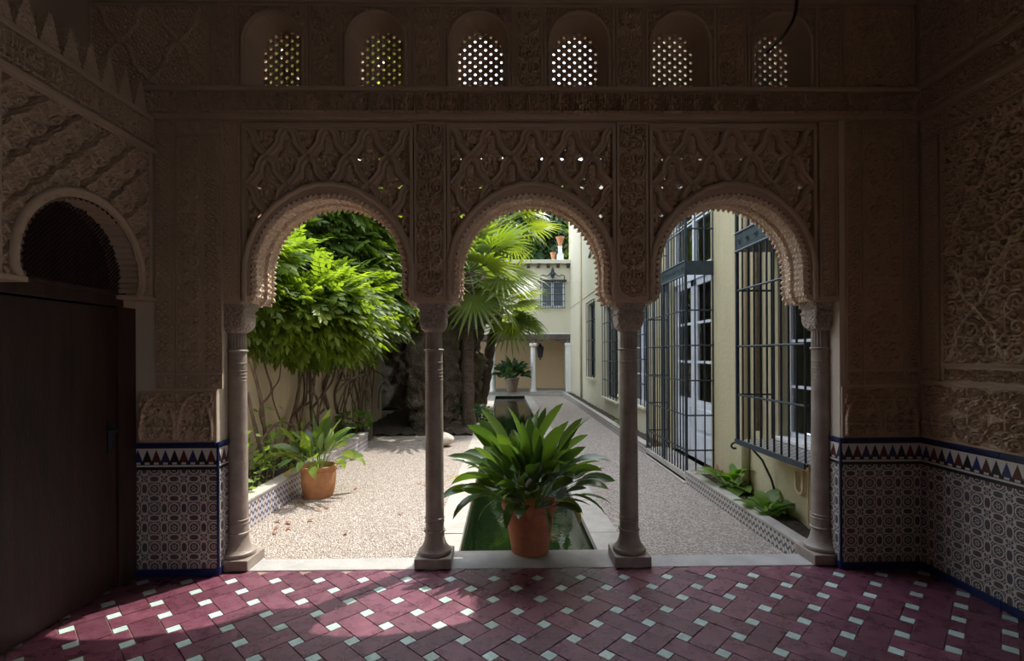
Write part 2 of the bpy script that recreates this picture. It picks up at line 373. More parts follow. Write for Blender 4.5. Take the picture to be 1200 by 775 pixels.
def fr(name, parent, O, U, V, N, W, H, w=.018, d=.014, mat='plaster', bottom=True):
    """raised rectangular moulding around a panel"""
    b = MB(); O, U, V, N = (Vector(x) for x in (O, U, V, N))
    for (u0, u1, v0, v1) in ((-w, W+w, -w, 0), (-w, W+w, H, H+w), (-w, 0, 0, H), (W, W+w, 0, H))[0 if bottom else 1:]:
        vs = [O+U*a+V*c+N*k for k in (-.004, d) for a, c in ((u0, v0), (u1, v0), (u1, v1), (u0, v1))]
        b.add(vs, [(0, 3, 2, 1), (4, 5, 6, 7), (0, 1, 5, 4), (1, 2, 6, 5), (2, 3, 7, 6), (3, 0, 4, 7)])
    return b.build(name, mat, parent)

# rib network of a sebka panel: one half of a lobed arch, in units of (period a, row b)
RIB = [(0, 0), (.06, .03), (.12, .10), (.17, .2), (.205, .33), (.215, .46), (.225, .53), (.27, .60), (.31, .67), (.345, .74), (.39, .80), (.43, .86), (.465, .92), (.5, 1.0)]
def ribcurves(W, H, a, b, off=0):
    out = []
    for k in range(-2, int(H/b)+2):
        for i in range(-1, int(W/a)+3):
            x0 = off+(i+(.5 if k % 2 else 0))*a
            for s in (-1, 1): out.append([(x0+s*px*a, k*b+py*b) for px, py in RIB])
    return out
def rib_dist(u, v, a, b, off=0):
    """distance to nearest rib; v measured downwards from the top"""
    best = np.full(u.shape, 9.)
    for k in (0, 1):
        vv = v-k*b; kk = np.floor(vv/(2*b)); vl = vv-kk*2*b
        x = u-off-(.5*a if k else 0); xl = np.abs(x-np.round(x/a)*a)
        for (p0, q0), (p1, q1) in zip(RIB[:-1], RIB[1:]):
            ax, ay, bx, by = p0*a, q0*b, p1*a, q1*b; dx, dy = bx-ax, by-ay
            t = np.clip(((xl-ax)*dx+(vl-ay)*dy)/(dx*dx+dy*dy), 0, 1)
            best = np.minimum(best, np.hypot(xl-ax-t*dx, vl-ay-t*dy))
    return best
def cellcoord(u, v, a, b, off=0):
    s0 = np.zeros_like(u); t0 = np.zeros_like(u); bd = np.full(u.shape, 9.)
    for k in (0, 1):
        vv = v-k*b; x = u-off-(.5*a if k else 0); s = (x-np.round(x/a)*a)/a
        t = (vv/b) % 2; d = np.abs(s)/.5+np.abs(t-1); c = d < bd
        s0 = np.where(c, s, s0); t0 = np.where(c, t, t0); bd = np.where(c, d, bd)
    return s0, t0
def cellfill(s, t):
    q = np.hypot(s/.21, (t-1.18)/.5); h = .5+.5*np.cos(q*2*PI*2.2); h *= (q < 1.25)
    th = np.arctan2((t-1.18)*.4, s); h *= .75+.25*np.cos(8*th)
    st = np.clip((.07-np.abs(s))/.03, 0, 1)*((t > .3) & (t < .75)); return np.maximum(h, st)
HOLES = [(.15, .72, .055, .07), (.22, 1.0, .05, .09), (.2, 1.38, .05, .08), (.1, 1.68, .045, .06), (0, .2, .06, .07), (.1, .5, .04, .06)]
def cellholes(s, t, key, g=1.0):
    hole = np.zeros(s.shape, bool)
    for n, (a, b, ra, rb) in enumerate(HOLES):
        hole |= (np.hypot((np.abs(s)-a)/(ra*g), (t-b)/(rb*g)) < 1)
    return hole

# ------------------------------------------------------------------ the setting: room shell
YF = 3.75; YP = 3.715; YR = 4.08; XL = -2.69; XR = 3.09; XB = -3.05; ZT = 4.85
PX = [-2.055, -.549, .954, 2.460]; BAY = [(PX[i]+PX[i+1])/2 for i in range(3)]; JL = -2.105; JR = 2.49
fl = empty('floor', (0, 2.4, 0), 'maroon tiled room floor with small pale glazed squares', 'floor', kind='structure')
MB().box(XB-.2, XR+.2, -2.6, 3.80, -.12, -.006).build('floor_bed', 'grout', fl)
PT = .2204; A7 = PT/3; PH = Vector((-.0957, 3.03)); U2 = Vector((.70711, .70711)); V2 = Vector((.70711, -.70711))
# phase: a pale square sits at PH; squares of the first kind have joints turning one way, the next the other
W2c = Vector((-.555, 3.155)); O2 = W2c-(U2+V2)*A7/2
def tile_mesh(name, a, b, mat):
    g = .0016; return MB().add([(*(U2*u+V2*v), z) for z, u, v in [(-.02, g, g), (-.02, a-g, g), (-.02, a-g, b-g), (-.02, g, b-g), (0, g+.002, g+.002), (0, a-g-.002, g+.002), (0, a-g-.002, b-g-.002), (0, g+.002, b-g-.002)]],
                       [(0, 3, 2, 1), (4, 5, 6, 7), (0, 1, 5, 4), (1, 2, 6, 5), (2, 3, 7, 6), (3, 0, 4, 7)])
protos = {}
def place_tile(key, a, b, mat, name, p):
    if key not in protos:
        o = tile_mesh(name, a, b, mat).build(name, mat, fl); protos[key] = o
    else:
        o = protos[key].copy(); COL.objects.link(o)
    o.location = Vector((p.x, p.y, random.uniform(-.0012, .0012)))-WP['floor']; WP[o.name] = Vector((p.x, p.y, 0))
    o.rotation_euler = (random.uniform(-.004, .004), random.uniform(-.004, .004), 0)
def inroom(p, m=0): return XL-.05+m < p.x < XR+.05-m and 2.2 < p.y < 3.80
nred = 0
for i in range(-22, 23):
    for j in range(-22, 23):
        c = O2+U2*PT*i+V2*PT*j; k2 = (i+j) % 2 == 0
        if inroom(c+(U2+V2)*A7/2) and (c+(U2+V2)*A7/2).y < 3.775: place_tile('w', A7, A7, 'aqua', 'white_tile', c)
        # cell between (i,j),(i+1,j),(i,j+1),(i+1,j+1)
        if k2: q = c+V2*A7; a, b, key = 4*A7, 2*A7, 'h'
        else: q = c+U2*A7; a, b, key = 2*A7, 4*A7, 'v'
        if inroom(q+U2*a/2+V2*b/2): place_tile(key, a, b, 'red', 'red_tile', q)

st = empty('trim_1', (.2, 3.9, 0), 'grey stone threshold slab running under the three arches', 'threshold', kind='structure')
for x0, x1, y1 in ((JL, PX[1]-.1, 4.0), (PX[1]-.1, PX[2]+.1, 4.13), (PX[2]+.1, JR, 4.0)):
    MB().box(x0+.003, x1-.003, 3.785, y1, -.2, .004).build('slab', 'step', st, bevel=.006)

wf = empty('wall_front', (.2, YF, 0), 'carved stucco arcade wall with three horseshoe arches and six pierced windows', 'wall', kind='structure')
# masses behind the ornament
MB().box(XB-.2, JL, YP+.012, YR, 0, 3.36).build('pier_core', 'white_plaster', wf)
MB().box(JR, XR+.25, YP+.012, YR, 0, 3.36).build('pier_core', 'white_plaster', wf)
for x in PX[1:3]: MB().box(x-.1175, x+.1175, YF+.01, YR, 1.99, 3.36).build('pier_core', 'plaster', wf)
MB().box(JL-.02, BAY[0]-.64, YF-.005, YR, 1.99, 3.36).build('pier_core', 'plaster', wf)
MB().box(BAY[2]+.64, JR+.02, YF-.005, YR, 1.99, 3.36).build('pier_core', 'plaster', wf)
MB().box(XB-.2, XR+.25, YF+.012, YR, 3.35, 3.56).build('lintel_core', 'plaster', wf)
for i, c in enumerate(BAY):
    MB().box(c-.64, c+.64, YF+.02, YR, 3.30, 3.36).build('lintel_core', 'plaster', wf)

# pier faces: strips, small squares, large panels
def rl(v): return Vector(v)
ax, az, ny = (1, 0, 0), (0, 0, 1), (0, -1, 0)
def pier(x0, x1, edges, kinds):
    zt, zb = 3.33, .975
    for (a, b), kd in zip(edges, kinds):
        W = b-a
        relief('stucco_strip', (a, YP+.006, 1.49), ax, az, ny, W, 3.20-1.49, (lambda u, v, kd=kd, W=W: .014*samp(kd, u-W/2+.5*(.11 if kd == 'dense' else W), v, .055 if kd == 'dense' else W, .055 if kd == 'dense' else W*1.45)), parent=wf)
        fr('panel_moulding', wf, (a, YP+.008, 1.49), ax, az, ny, W, 3.20-1.49, .013, .012)
        for z0, z1 in ((3.23, 3.315), (1.375, 1.46)):
            relief('stucco_square', (a, YP+.006, z0), ax, az, ny, W, z1-z0, lambda u, v, W=W: .013*samp('star', u, v, .085), parent=wf)
            fr('panel_moulding', wf, (a, YP+.008, z0), ax, az, ny, W, z1-z0, .012, .012)
    W = x1-x0
    relief('stucco_panel', (x0, YP+.006, .985), ax, az, ny, W, .355, lambda u, v: np.maximum(.016*samp('scroll', u, v, W/3, .355/2), .02*np.clip((.014-np.abs(np.abs((u % (W/2))-W/4)-(W/4-.012)*np.sqrt(np.clip(1-((v-.08)/.25)**2, 0, 1))))/.006, 0, 1)), parent=wf)
    fr('panel_moulding', wf, (x0, YP+.008, .985), ax, az, ny, W, .355, .014, .012)
pier(-2.66, -2.12, [(-2.535, -2.42), (-2.385, -2.215), (-2.19, -2.075)], ['dense', 'scroll', 'dense'])
pier(2.51, 3.06, [(2.545, 2.635), (2.67, 2.965), (2.995, 3.065)], ['dense', 'scroll', 'dense'])

# panels above the middle columns
for x in PX[1:3]:
    relief('stucco_strip', (x-.098, YF+.004, 2.03), ax, az, ny, .196, 1.28, lambda u, v: .016*samp('scroll', u, v, .196, .215), parent=wf, res=.0055)
    fr('panel_moulding', wf, (x-.098, YF+.006, 2.03), ax, az, ny, .196, 1.28, .019, .016)
for x0, x1 in ((JL+.02, BAY[0]-.655), (BAY[2]+.655, JR-.02)):
    relief('stucco_strip', (x0, YF-.007, 2.03), ax, az, ny, x1-x0, 1.28, lambda u, v: .006*samp('dense', u, v, .04), parent=wf)
    fr('panel_moulding', wf, (x0, YF-.006, 2.03), ax, az, ny, x1-x0, 1.28, .012, .012)

# arches
R = .556; ZS = 2.228; ZI = 2.0; RO = .615
def archpath(R, zs, zi, flare=.045, pt=0., n=150):
    raw = []
    for t in np.linspace(0, 1, 14): raw.append((-R-flare*(1-t)**2, zi+(.09)*t))
    for z in np.linspace(zi+.09, zs, 8)[1:]: raw.append((-R, z))
    for a in np.linspace(PI, 0, n)[1:]: raw.append((R*math.cos(a), zs+R*math.sin(a)+pt*(math.sin(a)**6)))
    left = raw[:21]; raw += [(-x, z) for x, z in reversed(left[:-1])]
    P = np.array(raw); d = np.r_[0, np.cumsum(np.hypot(*np.diff(P, axis=0).T))]
    return P, d
def resample(P, d, n): s = np.linspace(0, d[-1], n); return np.c_[np.interp(s, d, P[:, 0]), np.interp(s, d, P[:, 1])], s
def normals(P):
    t = np.gradient(P, axis=0); t /= np.linalg.norm(t, axis=1)[:, None]; return np.c_[t[:, 1], -t[:, 0]]     # towards the opening
for c in BAY:
    P, s = resample(*archpath(R, ZS, ZI), 420); Nn = normals(P)
    m = 40; tt = np.linspace(0, 1, m); S, T = np.meshgrid(s, tt, indexing='ij')
    tri = np.abs(((S/.043) % 1)-.5)*2
    d = .010*np.abs(np.sin(PI*S/.043)*np.sin(PI*T*8))
    d += np.where(T < .07, .022*tri, 0)+np.where((T > .07) & (T < .14), .011*(1-tri), 0)
    d += np.where((T > .52) & (T < .62), .020, 0)+np.where(T > .90, .022*(1-tri), 0)
    d += .006*samp('dense', S, T*.33, .043)
    d[:, 0] = -.004-.026*tri[:, 0]; d[:, 1] = np.where(tri[:, 1] > .5, .0, .016)
    Y = YF+.004+T*(YR-YF-.004)
    V = np.stack([c+P[:, None, 0]+Nn[:, None, 0]*d, Y, P[:, None, 1]+Nn[:, None, 1]*d], -1)
    npmesh('arch_soffit', V, gridfaces(len(s), m), 'stucco_lit', wf)
    Po, so_ = resample(*archpath(RO, ZS, ZI, .0, .03), 420)
    ring = MB()
    for yy in (YF+.004, YR):
        kk = .02 if yy < YR-.1 else 0
        vs = [(c+p[0]-kk*q[0], yy, p[1]-kk*q[1]) for p, q in zip(P, Nn)]+[(c+p[0], yy, p[1]) for p in Po]; n = len(P)
        ring.add(vs, [(i, i+1, n+i+1, n+i) for i in range(n-1)])
    vs = [(c+p[0], yy, p[1]) for yy in (YF+.004, YR) for p in Po]; ring.add(vs, [(i, i+1, len(Po)+i+1, len(Po)+i) for i in range(len(Po)-1)])
    ring.build('arch_ring', 'plaster', wf, fix=False)
    tb = [(c+p[0]*(1-.006*math.sin(q/.055*PI)), YF-.008, p[1]+.004*math.sin(q/.055*PI)) for p, q in zip(Po[::2], so_[::2])]
    MB().tube(tb, .021, 8).build('arch_rib', 'plaster', wf, smooth=True)
    # frame of the lattice
    x0, x1, zt = c-.615, c+.615, 3.285
    fr('panel_moulding', wf, (x0+.012, YF+.0, 2.0), ax, az, ny, x1-x0-.024, zt-2.0, .024, .014, bottom=False)
    b = MB(); b.box(x0-.01, x0+.014, YF, YR, 2.0, zt); b.box(x1-.014, x1+.01, YF, YR, 2.0, zt); b.box(x0, x1, YF, YR, zt-.012, zt+.02); b.build('lattice_frame', 'plaster', wf)
    # pierced sebka plate and its ribs
    a_, b_ = 1.2/4, .213; W, H = 1.2, zt-2.0
    def outside(u, v, c=c, r=RO+.0, x0=x0):
        x = u-.6; z = zt-v; return np.where(z > ZS, np.hypot(x, np.maximum(z-ZS-.02, 0)) > r, np.abs(x) > r-.004)
    def hf(u, v):
        s, t = cellcoord(u, v, a_, b_, 0); return .024*cellfill(s, t)
    def mk(u, v):
        s, t = cellcoord(u, v, a_, b_, 0); q = np.hypot(s/.21, (t-1.18)/.5); th = np.arctan2((t-1.18)*.45, s)
        gap = (q > 1.12) & (np.cos(7*th) < .55) & ((np.abs(s) > .09) | (t < .22)); gap |= cellholes(s, t, 0, .95); gap |= (np.abs(q-.62) < .09) & (np.cos(8*th) < 0)
        return outside(u, v) & ~(gap & (rib_dist(u, v, a_, b_, 0) > .036))
    def mk2(u, v):
        s, t = cellcoord(u, v, a_, b_, 0); return outside(u, v) & ~(cellholes(s, t, 0, 2.4) & (rib_dist(u, v, a_, b_, 0) > .02))
    relief('rear_lattice', (c-.6, YR-.03, zt), ax, (0, 0, -1), (0, 1, 0), W, H, lambda u, v: .0*u, parent=wf, res=.0075, mask=mk2, edge=False)
    o = relief('sebka_lattice', (c-.6, YF+.085, zt), ax, (0, 0, -1), ny, W, H, hf, parent=wf, res=.0058, mask=mk, edge=False)
    sm = o.modifiers.new('thickness', 'SOLIDIFY'); sm.thickness = .03; sm.offset = -1
    rb = MB()
    for cv in ribcurves(W, H, a_, b_, 0):
        run = []
        dense = []
        for (p, q), (p2, q2) in zip(cv[:-1], cv[1:]): dense += [(p+(p2-p)*t, q+(q2-q)*t) for t in (0, .5)]
        dense.append(cv[-1])
        for (p, q) in dense+[(99, 99)]:
            ok = -.002 <= p <= W+.002 and -.002 <= q <= H and bool(outside(np.array([p]), np.array([q]))[0])
            if ok: run.append((p, q))
            else:
                if len(run) > 1:
                    n = len(run); pr = [(-.030, -.095), (-.029, -.018), (-.018, 0), (-.007, -.007), (.007, -.007), (.018, 0), (.029, -.018), (.030, -.095)]
                    vs = []
                    for i in range(n):
                        a0, a1 = run[max(i-1, 0)], run[min(i+1, n-1)]; L = math.hypot(a1[0]-a0[0], a1[1]-a0[1]) or 1
                        nx_, nz_ = -(a1[1]-a0[1])/L, (a1[0]-a0[0])/L
                        vs += [(c-.6+run[i][0]+nx_*w, YF-.012-dd, zt-run[i][1]-nz_*w) for w, dd in pr]
                    rb.add(vs, [(i*8+k, i*8+k+1, (i+1)*8+k+1, (i+1)*8+k) for i in range(n-1) for k in range(7)])
                run = []
    rb.build('lattice_ribs', 'plaster', wf, fix=False)

# frieze band and mouldings
relief('frieze', (XL-.02, YP+.01, 3.372), ax, az, ny, XR-XL+.04, .165, lambda u, v: .016*samp('kufic', u, v, .165), parent=wf, res=.006)
for z0, z1, d in ((3.335, 3.37, .016), (3.54, 3.57, .03)): MB().box(XB, XR, YP-d+.01, YF+.02, z0, z1).build('cornice', 'plaster', wf, bevel=.006)

# upper wall with six arched windows
WX = [-1.703, -.946, -.184, .562, 1.318, 2.08]; ZB = 3.575; ZTOP = 4.22
def archpts(cx, hw, z0, zs, n=16):
    return [(cx-hw, z0)]+[(cx+hw*math.cos(a), zs+hw*math.sin(a)) for a in np.linspace(PI, 0, n)]+[(cx+hw, z0)]
edges = [XB-.2]+[(WX[i]+WX[i+1])/2 for i in range(5)]+[XR+.25]
up = MB()
def rect_hole(b, x0, x1, z0, z1, pts, y):
    cx = (pts[0][0]+pts[-1][0])/2; cz = z0
    out = []
    for (px, pz) in pts:
        dx, dz = px-cx, max(pz-cz, 1e-6) if pz > z0+1e-4 else 0
        k = min([(x1-cx)/dx if dx > 1e-6 else 1e9, (x0-cx)/dx if dx < -1e-6 else 1e9, (z1-cz)/dz if dz > 1e-6 else 1e9]); out.append((cx+dx*k, cz+dz*k))
    n = len(pts); vs = [(x, y, z) for x, z in pts]+[(x, y, z) for x, z in out]; fs = [(i, i+1, n+i+1, n+i) for i in range(n-1)]
    for cxn in (x0, x1):        # fill the two upper corners
        k = [i for i in range(n-1) if (abs(out[i][0]-cxn) < 1e-6) != (abs(out[i+1][0]-cxn) < 1e-6)]
        if k:
            vs.append((cxn, y, z1)); fs.append((n+k[0], n+k[0]+1, len(vs)-1))
    b.add(vs, fs)
for i, cx in enumerate(WX):
    x0, x1 = edges[i], edges[i+1]; hw = .207; zs = 3.925
    fp = archpts(cx, hw, ZB, zs); rp = archpts(cx+0, .172, ZB, 3.985)
    rect_hole(up, x0, x1, ZB, ZT, fp, YF); rect_hole(up, x0, x1, ZB, ZT, rp, YR)
    win = empty('window_%d' % (i+1), (cx, YR-.05, ZB), ['first', 'second', 'third', 'fourth', 'fifth', 'sixth'][i]+' arched upper window from the left with pierced screen', 'window', kind='structure')
    n = len(fp); rv = MB(); rv.add([(x, YF, z) for x, z in fp]+[(x, YR, z) for x, z in rp], [(k, k+1, n+k+1, n+k) for k in range(n-1)]+[(0, n, 2*n-1, n-1)])
    rv.build('reveal', 'plaster', win, fix=False)
    # pierced plaster screen: cells with octagonal holes
    sc_ = MB(); qx, qz = .0415, .0325
    for a in range(-4, 5):
        for b in range(0, 19):
            x, z = cx+a*qx, ZB+(b+.5)*qz; dz = z-3.985
            if (dz > 0 and math.hypot(x-cx, dz) > .195): continue
            r = .0138 if (a+b) % 2 == 0 else .0052
            sqp = [(x+qx/2*i_, z+qz/2*j_) for i_, j_ in ((-1, -1), (0, -1), (1, -1), (1, 0), (1, 1), (0, 1), (-1, 1), (-1, 0))]
            hp = [(x+r*.9*math.cos(t), z+r*math.sin(t)) for t in [(-135+45*k)*PI/180 for k in range(8)]]
            sc_.add([(sx, YR-.07, sz) for sx, sz in sqp+hp], [(k, (k+1) % 8, 8+(k+1) % 8, 8+k) for k in range(8)])
    o = sc_.build('pierced_screen', 'stucco', win); sm = o.modifiers.new('thickness', 'SOLIDIFY'); sm.thickness = .018
    # rim of the opening and carved surround
    MB().tube([(x*1.0, YF-.004, z) for x, z in archpts(cx, hw+.016, ZB, zs, 24)], .016, 6).build('arch_rim', 'plaster', win, smooth=True)
    hw2 = .245
    def smk(u, v, hw=hw): x = u-hw2; z = v+ZB; return np.where(z > zs, np.hypot(x, z-zs) > hw+.02, np.abs(x) > hw+.02)
    relief('carved_surround', (cx-hw2, YF-.001, ZB), ax, az, ny, 2*hw2, .60, lambda u, v: .014*samp('scroll', u, v, .49/3, .15), parent=win, res=.006, mask=smk)
    fr('surround_moulding', win, (cx-hw2, YF, ZB), ax, az, ny, 2*hw2, .60, .016, .014)
    MB().box(cx-.26, cx+.26, YF-.03, YR, ZB-.02, ZB+.002).build('sill', 'plaster', win)
up.build('upper_wall', 'plaster', wf, fix=False)
for i in range(7):
    if i == 0: a, b = WX[0]-.43, WX[0]-.29
    elif i == 6: a, b = WX[5]+.29, WX[5]+.43
    else: a, b = WX[i-1]+.287, WX[i]-.287
    relief('stucco_strip', (a, YF-.002, ZB+.02), ax, az, ny, b-a, .58, lambda u, v, w=b-a: .012*samp('scroll', u, v, w, w*1.1), parent=wf)
    fr('panel_moulding', wf, (a, YF, ZB+.02), ax, az, ny, b-a, .58, .012, .014)
for a, b in ((XB+.03, WX[0]-.47), (WX[5]+.47, XR-.03)):
    relief('stucco_panel', (a, YF-.002, ZB+.02), ax, az, ny, b-a, .58, lambda u, v, w=b-a: np.maximum(.014*np.clip((.016-rib_dist(u, .6-v, w/2, .29))/.006, 0, 1), .008*samp('dense', u, v, .06)), parent=wf)
    fr('panel_moulding', wf, (a, YF, ZB+.02), ax, az, ny, b-a, .58, .014, .014)
MB().box(XB, XR, YF-.02, YF+.02, 4.205, 4.235).build('cornice', 'plaster', wf)
relief('frieze', (XB, YF-.002, 4.24), ax, az, ny, XR-XB, .2, lambda u, v: .016*samp('kufic', u, v, .2), parent=wf, res=.008)

# tiled dados of the front piers
def dado_run(parent, face, a0, a1, at, kind):
    """face 'y': runs along x at depth y=at, facing -y; face 'x+'/'x-': runs along y at x=at"""
    def bx(p0, p1, d, z0, z1):
        if face == 'y': return MB().box(p0, p1, at-d, at+.03, z0, z1)
        if face == 'x+': return MB().box(at-.03, at+d, p0, p1, z0, z1)
        return MB().box(at-d, at+.03, p0, p1, z0, z1)
    bx(a0, a1, .006, .055, .775).build('tile_field', 'dado', parent, uv=True)
    bx(a0, a1, .006, .775, .945).build('tile_border', 'border', parent, uv=True)
    n = max(1, round((a1-a0)/.2)); w = (a1-a0)/n
    for k in range(n):
        p = a0+k*w
        bx(p+.001, p+w-.001, .016+random.uniform(0, .002), .945, .975).build('cap_tile', 'cobalt', parent, bevel=.004)
        bx(p+.001, p+w-.001, .012+random.uniform(0, .002), .0, .053).build('base_tile', 'cobalt', parent, bevel=.004)
dado_run(wf, 'y', XL, JL+.0, YP, 0); dado_run(wf, 'y', JR-.0, XR, YP, 0)
dado_run(wf, 'x+', YP, YR, JL, 0); dado_run(wf, 'x-', YP, YR, JR, 0)
# blue corner beads on the arrises
for x in (JL+.006, JR-.006): MB().box(x-.0085, x+.0085, YP-.0085, YP+.0085, .0, .972).build('corner_tile', 'cobalt', wf, bevel=.004)

# right wall
wr = empty('wall_right', (XR, 1, 0), 'carved stucco right wall above a strapwork tile dado', 'wall', kind='structure')
SD = (-1.6, .05, 2.6)       # unseen side doorway, added behind the viewer to brighten the room
MB().box(XR, XR+.2, -2.6, SD[0], -.1, ZT).box(XR, XR+.2, SD[1], YF, -.1, ZT).box(XR, XR+.2, SD[0], SD[1], SD[2], ZT).build('wall_core', 'plaster', wr)
ay, nx = (0, -1, 0), (-1, 0, 0)
def rpanel(y0, y1, z0, z1, fn, res=.007):
    relief('stucco_panel', (XR-.002, y1, z0), ay, az, nx, y1-y0, z1-z0, fn, parent=wr, res=res)
    fr('panel_moulding', wr, (XR, y1, z0), ay, az, nx, y1-y0, z1-z0, .016, .014)
def rich(u, v): return np.maximum(.020*samp('scroll', u, v, .30, .30), np.maximum(.013*samp('scroll', u+.05, v, .10, .10), .021*np.clip((.015-rib_dist(u, v, .5, .38))/.006, 0, 1)))
rpanel(2.0, 3.50, 1.53, 3.13, rich); rpanel(2.0, 3.50, 1.41, 1.49, lambda u, v: .014*samp('scroll', u, v, .16, .08)); rpanel(2.0, 3.68, .995, 1.37, lambda u, v: .018*samp('scroll', u, v, .25, .1875))
rpanel(3.56, 3.68, 1.41, 1.49, lambda u, v: .013*samp('star', u, v, .08)); rpanel(3.56, 3.68, 1.53, 3.13, lambda u, v: .004*samp('dense', u, v, .06))
rpanel(2.0, 3.68, 3.17, 3.31, lambda u, v: .015*samp('dense', u, v, .07)); rpanel(2.0, 3.68, 3.37, 3.54, lambda u, v: .016*samp('kufic', u, v, .17))
rpanel(2.0, 3.70, 3.62, 4.2, lambda u, v: np.maximum(.012*samp('kufic', u, v, .29), .01*samp('dense', u, v, .08)))
for z0, z1, d in ((3.325, 3.355, .03), (3.555, 3.59, .035), (1.385, 1.40, .02)): MB().box(XR-d, XR+.01, -2.6, YP, z0, z1).build('cornice', 'plaster', wr, bevel=.005)
dado_run(wr, 'x-', 1.5, YP-.01, XR, 0)

# left wall: door bay, portal above it, set-back upper wall
wl = empty('wall_left', (XL, 1, 0), 'left wall with carved stucco door portal under a row of merlons', 'wall', kind='structure')
DY0, DY1 = 2.66, 3.56; XP = -2.575; AC = 3.12; AR = .43; ARO = .485; AZ = 2.13; AI = 2.03
MB().box(XB-.2, XB, -2.6, YF, 3.3, ZT).build('wall_core', 'plaster', wl)
MB().box(XB-.2, XL, -2.6, DY0-.03, 0, 3.32).build('wall_core', 'plaster', wl)
MB().box(XB-.2, XL, DY1+.02, YP, 0, 2.02).build('wall_core', 'plaster', wl)
MB().box(XB-.2, XB, DY0-.05, DY1+.05, 0, 3.32).build('wall_core', 'dark', wl)
ayp, nxp = (0, 1, 0), (1, 0, 0)
PY0, PY1 = 2.60, 3.665
# portal front plate with the arched opening
def yarch(r, zs, zi, n=60):
    return [(-r*.93, zi), (-r*.97, zi+.03)]+[(-r*math.cos(a), zs+r*math.sin(a)) for a in np.linspace(-.12, PI+.12, n)]+[(r*.97, zi+.03), (r*.93, zi)]
yp = yarch(ARO, AZ, AI); yi = yarch(AR, AZ, AI); n = len(yp)
rg = MB(); rg.add([(XP+.028, AC+a, z) for a, z in yi]+[(XP+.028, AC+a, z) for a, z in yp]+[(XP-.02, AC+a, z) for a, z in yp], [(i, i+1, n+i+1, n+i) for i in range(n-1)]+[(n+i, n+i+1, 2*n+i+1, 2*n+i) for i in range(n-1)])
rg.build('arch_ring', 'stucco', wl, fix=False)
# fluted soffit
YI, si = resample(np.array(yi), np.r_[0, np.cumsum(np.hypot(*np.diff(np.array(yi), axis=0).T))], 330); NI = normals(YI); tt = np.linspace(0, 1, 8)
S, T = np.meshgrid(si, tt, indexing='ij'); dd = .016*np.abs(np.sin(PI*S/.042))
Vv = np.stack([XP+.028-T*.2, AC+YI[:, None, 0]+NI[:, None, 0]*dd, YI[:, None, 1]+NI[:, None, 1]*dd], -1); npmesh('arch_soffit', Vv, gridfaces(len(si), 8), 'plaster', wl)
MB().tube([(XP+.03, AC+a, z) for a, z in yarch(ARO-.012, AZ, AI, 70)], .018, 8).build('arch_rib', 'plaster', wl, smooth=True)
def pout(u, v): y = u+PY0-AC; z = v+AI; return np.where(z > AZ-.05, np.hypot(y, z-AZ) > ARO-.01, np.abs(y) > ARO-.03)
def psebka(u, v):
    y = u+PY0; z = v+AI; per = .222; c = ((z-y+.02)/per) % 1; a = (y+z)/per; lob = 1.5*np.abs(np.sin(PI*a*1.0))
    body = np.clip((c-.20+.10*lob)/.05, 0, 1)*np.clip((1.02-c)/.05, 0, 1)
    edge = np.clip((.055-np.abs(c-.24+.10*lob))/.03, 0, 1)+np.clip((.05-np.abs(c-.95+.05*lob))/.03, 0, 1)
    aa = (a % 1)-.5; r = np.hypot(aa*.9, (c-.62)*1.0); ros = (.5+.5*np.cos(r*2*PI*5.2))*(r < .30); pet = .6+.4*np.cos(6*np.arctan2(c-.62, aa))
    oth = samp('scroll', a*.5, c, 1, 1)*(r >= .30)
    sep = np.clip((.06-np.abs(np.abs(aa)-.47))/.03, 0, 1)
    return body*(.016+.018*np.maximum(np.clip(edge, 0, 1), np.maximum(sep, np.maximum(ros*pet, oth*.8))))
relief('sebka_panel', (XP-.03, PY0, AI), ayp, az, nxp, PY1-PY0, 1.03, psebka, parent=wl, res=.006, mask=pout, edge=False)
fr('panel_moulding', wl, (XP-.01, PY0, AI), ayp, az, nxp, PY1-PY0, 1.03, .03, .035, bottom=False)
for y0, y1 in ((PY0-.05, AC-AR*.93), (AC+AR*.93, YP-.0)): MB().box(XL-.01, XP+.045, y0, y1, AI-.03, AI).build('impost', 'plaster', wl, bevel=.006)
MB().box(XB, XP-.03, PY0-.02, YP, 2.66, 3.32).build('portal_core', 'plaster', wl)
MB().box(XB, XP-.005, -2.6, PY0-.03, AI, 3.32).build('portal_core', 'plaster', wl)
MB().box(XB, XP-.005, PY1+.01, YP, AI, 3.32).build('portal_core', 'plaster', wl)
relief('stucco_strip', (XP-.003, 2.0, AI+.05), ayp, az, nxp, PY0-.04-2.0, .98, lambda u, v: .022*samp('scroll', u, v, .19, .19), parent=wl, res=.007)
MB().box(XP-.02, XP+.04, -2.6, YP, 3.075, 3.115).build('cornice', 'plaster', wl, bevel=.008)
relief('frieze', (XP-.003, 2.0, 3.12), ayp, az, nxp, YP-2.0, .19, lambda u, v: .02*np.maximum(samp('kufic', u, v, .19), samp('star', u, v, .19)*.0), parent=wl, res=.006)
MB().box(XB, XP+.025, -2.6, YP, 3.31, 3.35).build('cornice', 'plaster', wl, bevel=.008)
mer = None
for k in range(12):
    y = 3.60-k*.142
    if mer is None:
        b = MB(); N_ = 6
        for j in range(N_):
            w = .056*(1-j/N_)+.006; b.box(-.035, .035, -w, w, j*.195/N_, (j+1)*.195/N_)
        b2 = b; mer = b2.build('merlon', 'stucco', wl); mer.location = Vector((XP-.02, y, 3.35))-WP['wall_left']
    else:
        o = mer.copy(); COL.objects.link(o); o.location = Vector((XP-.02, y, 3.35))-WP['wall_left']
